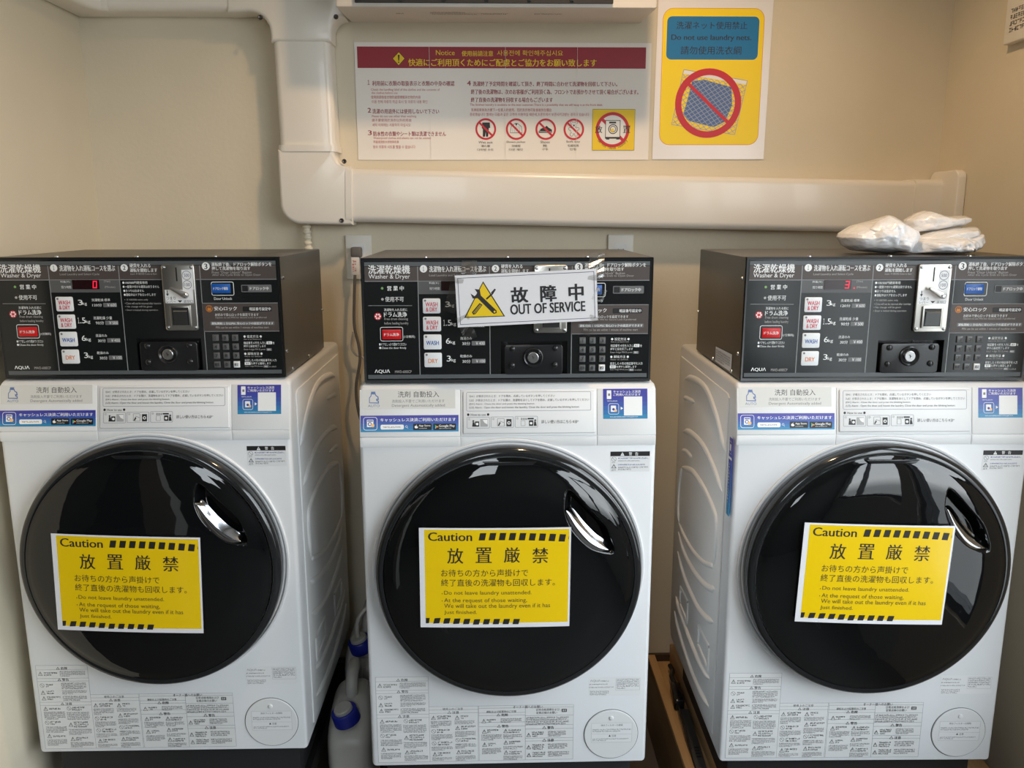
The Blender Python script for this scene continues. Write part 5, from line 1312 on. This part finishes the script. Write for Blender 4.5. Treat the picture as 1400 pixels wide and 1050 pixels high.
# ------------------------------------------------------------------ drain hose below the elbow
m = MB()
n = 150
path = [(-.527 + .012 * (i / n), .664, 1.545 - .36 * i / n) for i in range(n + 1)]
m.tube(path, .010, 'hose_cream', 14, True, [.0098 + .0016 * (1 if (i // 3) % 2 else -1) for i in range(n + 1)])
tag(m.build('drain_hose'), 'cream ribbed drain hose hanging below the pipe cover elbow', 'hose')

# ------------------------------------------------------------------ wall outlets
def outlet(x, label):
    t = tag(empty('wall_outlet', (x, YB, 1.4375)), label, 'outlet', 'outlet plates on the back wall')
    MB().rbox((-.035, -.009, -.060), (.035, 0, .060), .002, 'plate_white', 3).build('cover_plate', t)
    m = MB().box((-.017, -.0105, -.034), (.017, -.0085, .034), 'white_plastic')
    for s_ in (-.02, .012):
        m.box((-.008, -.0108, s_), (-.006, -.0104, s_ + .009), 'black_slot').box((.006, -.0108, s_), (.008, -.0104, s_ + .009), 'black_slot')
    m.build('socket', t)
outlet(-.394, 'ivory wall outlet with the grey plug, at the left of the middle console')
outlet(.3255, 'ivory wall outlet half hidden behind the right end of the middle console')
t = tag(empty('power_lead', (-.398, YB - .012, 1.452)), 'grey power cord plugged in left of the middle console', 'power cord')
MB().rbox((-.013, -.030, -.014), (.015, .001, .014), .005, 'cord_grey', 3).build('plug', t)
m = MB().rbox((-.012, -.0285, -.060), (.009, -.0265, -.012), .0008, 'tag_paper', 2)
stroke(m, [('x', -9, -52, 6, -20, 4, 'wred')], lambda x, y, h: (x / 1000, -.0285 - h / 1000, y / 1000))
m.build('cord_tag', t)
m = MB()
pth = smooth_path([(.0, -.022, -.012), (-.004, -.024, -.06), (-.008, -.028, -.13), (-.010, -.030, -.20), (.000, -.030, -.255), (.001, -.03, -.30), (-.012, -.03, -.37), (-.008, -.03, -.44), (.012, -.03, -.52), (.02, -.03, -.62), (.03, -.03, -.75)], 8)
m.tube(pth, .0042, 'cord_grey', 10)
m.build('cord', t)
t = tag(empty('looped_cable', (-.36, .675, 1.0)), 'thin pale looped cable on the wall behind the gap left of the middle machine', 'cable')
m = MB()
m.tube(smooth_path([(-.055, 0, .235), (-.062, 0, .19), (-.050, 0, .17), (-.03, 0, .16), (-.022, 0, .12), (-.02, 0, .02), (.0, 0, -.2), (.01, 0, -.5)], 8), .0028, 'tube_clear', 8)
m.build('cable', t)
# thermostat-like notice plate on the right wall
t = tag(empty('wall_notice_plate', (XR, .33, 1.94)), 'small ivory plate with black lettering high on the right wall, cut by the photo edge', 'wall plate')
MB().rbox((-.020, -.12, 0), (0, .098, .16), .003, 'plate_white', 3).build('plate', t)
m = MB()
stroke(m, [('x', -78, 22, 100, 78, 4, 'dk')], lambda x, y, h: (-.0200 - h / 1000, -x / 1000, y / 1000))
m.build('lettering', t, 0)

# ------------------------------------------------------------------ stands below the machines
def stand(x, y, rz, label):
    t = tag(empty('machine_stand', (x, y, 0), rz), label, 'stand', 'black steel machine stands')
    MB().box((-.285, .02, BZ - .045), (.285, .545, BZ - .001), 'steel_black').build('top_frame', t)
    for sx in (-1, 1):
        for yy in (.035, .505):
            MB().box((sx * .265 - .02, yy - .02, 0), (sx * .265 + .02, yy + .02, BZ - .045), 'steel_black').build('leg', t)
stand(0, 0, 0, 'black steel stand below the middle machine')
stand(-.7522, .0675, -.0067, 'black steel stand below the left machine')
t = tag(empty('wooden_platform', (.80, .34, 0), -.012), 'wooden platform with a pine rim below the right machine', 'platform')
bx = lambda a, b, mt, nm: MB().rbox((a[0] - .80, a[1] - .34, a[2]), (b[0] - .80, b[1] - .34, b[2]), .0015, mt, 2).build(nm, t)
bx((.436, -.02, 0), (.450, .688, .222), 'dark_plywood', 'side_board')
bx((.4325, -.02, .222), (.455, .688, .236), 'pine_wood', 'rim')
bx((.450, -.02, .19), (1.16, .688, .214), 'pine_wood', 'deck')
bx((.452, -.02, 0), (1.16, -.005, .214), 'dark_plywood', 'front_board')
bx((.500, .0, .214), (1.14, .688, BZ - .0005), 'pine_wood', 'riser')

# things lying on the platform
t = tag(empty('cable_cover', (.478, .28, .2142), -.06), 'dark grey cable cover lying on the wooden platform', 'cable cover')
MB().rbox((-.0135, -.115, 0), (.0135, .135, .016), .003, 'cable_cover', 3).build('cover', t)
m = MB()
for k in range(4):
    m.box((-.004, -.075 + k * .012, .016), (.008, -.069 + k * .012, .0165), 'black_slot')
m.build('vent_slots', t, 0)
m = MB().tube(smooth_path([(.478, .48, .235), (.470, .40, .236), (.466, .33, .238), (.462, .27, .236), (.466, .22, .222), (.474, .19, .2185)], 8), .0032, 'black_plastic', 8)
tag(m.build('black_cable'), 'thin black cable looping over the cable cover on the wooden platform', 'cable')
t = tag(empty('power_adapter', (.480, .50, .2142), -.08), 'black power adapter lying on the wooden platform behind the cable cover', 'adapter')
MB().rbox((-.012, -.075, 0), (.016, .02, .034), .006, 'black_plastic', 3).build('case', t)
MB().tube(smooth_path([(.004, .018, .022), (-.002, .06, .024), (.006, .10, .018), (.002, .13, .02)], 8), .007, 'black_plastic', 8).build('cord', t)

# ------------------------------------------------------------------ jugs between the left and the middle machine
def jug(loc, rz, label, tube=False):
    t = tag(empty('water_jug', loc, rz), label, 'jug', 'white water jugs with blue caps')
    w, d, h = .056, .112, .335
    m = MB()
    bm = bmesh.new()
    sec = []
    lev = [(0, .90, 0), (.010, .98, 0), (.04, 1, 0), (.20, 1, 0), (.215, .975, 0), (.230, 1, 0), (.29, 1, 0), (.315, .97, .0), (.335, .90, .0), (.350, .78, .0), (.362, .58, .01), (.368, .30, .015)]
    N = 40
    for zz, sc, off in lev:
        ring = []
        for k in range(N):
            a = 2 * PI * k / N
            cx, sy = math.cos(a), math.sin(a)
            e_ = .42
            px = w * sc * math.copysign(abs(cx) ** e_, cx)
            py = d * sc * math.copysign(abs(sy) ** e_, sy) + off
            # the shoulder falls away towards the spout
            fall = .050 * max(0, (zz - .27) / .1) * max(0, (-py - .02) / .09)
            ring.append((px, py, zz - fall))
        sec.append(ring)
    vs = [p for r_ in sec for p in r_]
    fs = []
    for i in range(len(sec) - 1):
        for k in range(N):
            k2 = (k + 1) % N
            fs.append((i * N + k, i * N + k2, (i + 1) * N + k2, (i + 1) * N + k))
    fs.append(tuple(range(N))[::-1])
    fs.append(tuple((len(sec) - 1) * N + k for k in range(N)))
    m.add(vs, fs, 'jug_plastic')
    m.build('body', t, 50)
    m = MB().tube(smooth_path([(0, -.012, .352), (0, .005, .395), (0, .035, .408), (0, .080, .402), (0, .100, .370), (0, .104, .335)], 8), .015, 'jug_plastic', 14)
    m.build('handle', t, 60)
    m = MB()
    tilt = Matrix.Rotation(math.radians(8), 3, 'X') @ Matrix.Rotation(math.radians(-15), 3, 'Y')
    base = Vector((-.004, -.066, .330))
    prof = [(.0255, -.004), (.0315, -.002)]
    m.lathe([(.024, -.012), (.024, .006)], 'jug_plastic', 36, lambda r, a, hh: base + tilt @ Vector((r * math.cos(a), r * math.sin(a), hh)))
    m.build('neck', t)
    m = MB()
    nn = 72
    def capmp(r, a, hh):
        k = 1 + (.012 if int(round(a / (2 * PI) * nn)) % 2 else -.012) * (1 if r > .029 else 0)
        return base + tilt @ Vector((r * k * math.cos(a), r * k * math.sin(a), hh))
    m.lathe([(.0300, .002), (.0320, .004), (.0314, .034), (.0295, .0365), (.0235, .0365), (.0225, .034)], 'cap_blue', nn, capmp)
    cp_ = m.build('cap', t, 40)
    m = MB().lathe([(.0226, .034), (.0222, .043), (.0200, .0455), (.0005, .0460)], 'jug_plastic', 40, lambda r, a, hh: base + tilt @ Vector((r * math.cos(a), r * math.sin(a), hh)), True)
    m.build('cap_plug', t)
    if tube:
        p0 = base + tilt @ Vector((0, 0, .035))
        m = MB().tube(smooth_path([p0, p0 + Vector((-.004, -.002, .03)), p0 + Vector((0, .006, .06)), p0 + Vector((.022, .02, .085)), p0 + Vector((.045, .03, .095)), p0 + Vector((.062, .035, .088))], 8), .006, 'tube_clear', 12)
        m.build('tube', t)
jug((-.387, .275, .013), .05, 'white water jug with an off-white plug in its blue cap, nearer of the two')
jug((-.386, .545, .052), .0, 'white water jug with a clear tube in its blue cap, further back of the two', True)
tag(MB().rbox((-.445, .44, 0), (-.335, .66, .0518), .004, 'black_matte').build('support_block'), 'dark low block below the rear water jug', 'block')

tag(MB().rbox((-.445, .155, 0), (-.335, .395, .0128), .003, 'black_matte').build('support_block'), 'thin dark board below the nearer water jug', 'block')

# ------------------------------------------------------------------ folded plastic bags on the right console
def bag():
    t = empty('plastic_bag', (.86, .15, 1.4690))
    def pillow(outline, y0, th, crink, seed, lean=0.0, ridge=None):
        """a folded wad of film: outline in (x, z) mm, thickness th towards and away from the room"""
        P = [Vector((x / 1000, 0, z_ / 1000)) for x, z_ in outline]
        q = []
        n = len(P)
        for i in range(n):
            for k in range(10):
                q.append(P[i].lerp(P[(i + 1) % n], k / 10))
        q2 = [(q[i - 1] + q[i] * 2 + q[(i + 1) % len(q)]) / 4 for i in range(len(q))]
        c = sum(q2, Vector()) / len(q2)
        NR = 26
        vs, fs = [], []
        N = len(q2)
        for side in (-1, 1):
            for r_ in range(NR + 1):
                s_ = math.sin(PI / 2 * r_ / NR)
                for p in q2:
                    v = c + (p - c) * s_
                    prof = max(0, 1 - s_ ** 3) ** .62
                    w_ = Vector((v.x * 20, seed, v.z * 20))
                    f1 = noise.fractal(w_ + Vector((0, side, 0)), 1.0, 2.0, 4)
                    f2 = 1 - abs(noise.noise(w_ * Vector((.8, 1, 1.6)).x + Vector((seed, 0, 0))))
                    amp = th * prof * (1 + crink * (.5 * f1 + .55 * (f2 - .6)))
                    z_ = v.z + .0016 * f1 * (1 - abs(2 * s_ - 1))
                    vs.append((v.x, y0 + side * amp + lean * v.z, max(z_, .0004)))
        o = (NR + 1) * N
        for r_ in range(NR):
            for k in range(N):
                k2 = (k + 1) % N
                a, b_, c_, d = r_ * N + k, r_ * N + k2, (r_ + 1) * N + k2, (r_ + 1) * N + k
                fs.append((a, d, c_, b_))
                fs.append((a + o, b_ + o, c_ + o, d + o))
        for k in range(N):
            k2 = (k + 1) % N
            fs.append((NR * N + k, o + NR * N + k, o + NR * N + k2, NR * N + k2))
        m = MB().add(vs, fs, 'bag_film')
        return m
    pillow([(-146, 33), (-142, 42), (-113, 59), (-72, 69), (-37, 80), (-15, 68), (7, 35), (3, 6), (-8, 0), (-57, 0), (-118, 5), (-137, 15)], .01, .075, .35, 3.1, .25).build('folded_bag', t, 50)
    pillow([(-61, 79), (-2, 48), (2, 34), (-11, 19), (-24, 1), (-58, 11), (-92, 28), (-105, 51), (-86, 67)], -.050, .022, .9, 8.4, .35).build('folded_bag', t, 50)
    pillow([(20, 69), (44, 84), (59, 89), (75, 85), (88, 79), (117, 76), (140, 78), (157, 72), (154, 64), (138, 55), (98, 49), (63, 43), (20, 40)], .06, .055, .5, 12.7, .1).build('folded_bag', t, 50)
    pillow([(14, 32), (54, 44), (96, 51), (144, 55), (151, 47), (146, 38), (128, 30), (84, 18), (20, 16)], .005, .05, .6, 17.2, .2).build('folded_bag', t, 50)
    pillow([(-12, 1), (-4, 24), (39, 33), (87, 36), (114, 33), (144, 41), (147, 24), (138, 12), (120, 3), (107, 6), (100, 0), (64, 0), (24, 0)], -.025, .05, .9, 21.9, .3).build('folded_bag', t, 50)
    return tag(t, 'crumpled clear white plastic bags lying folded on top of the right console', 'plastic bag')
bag()
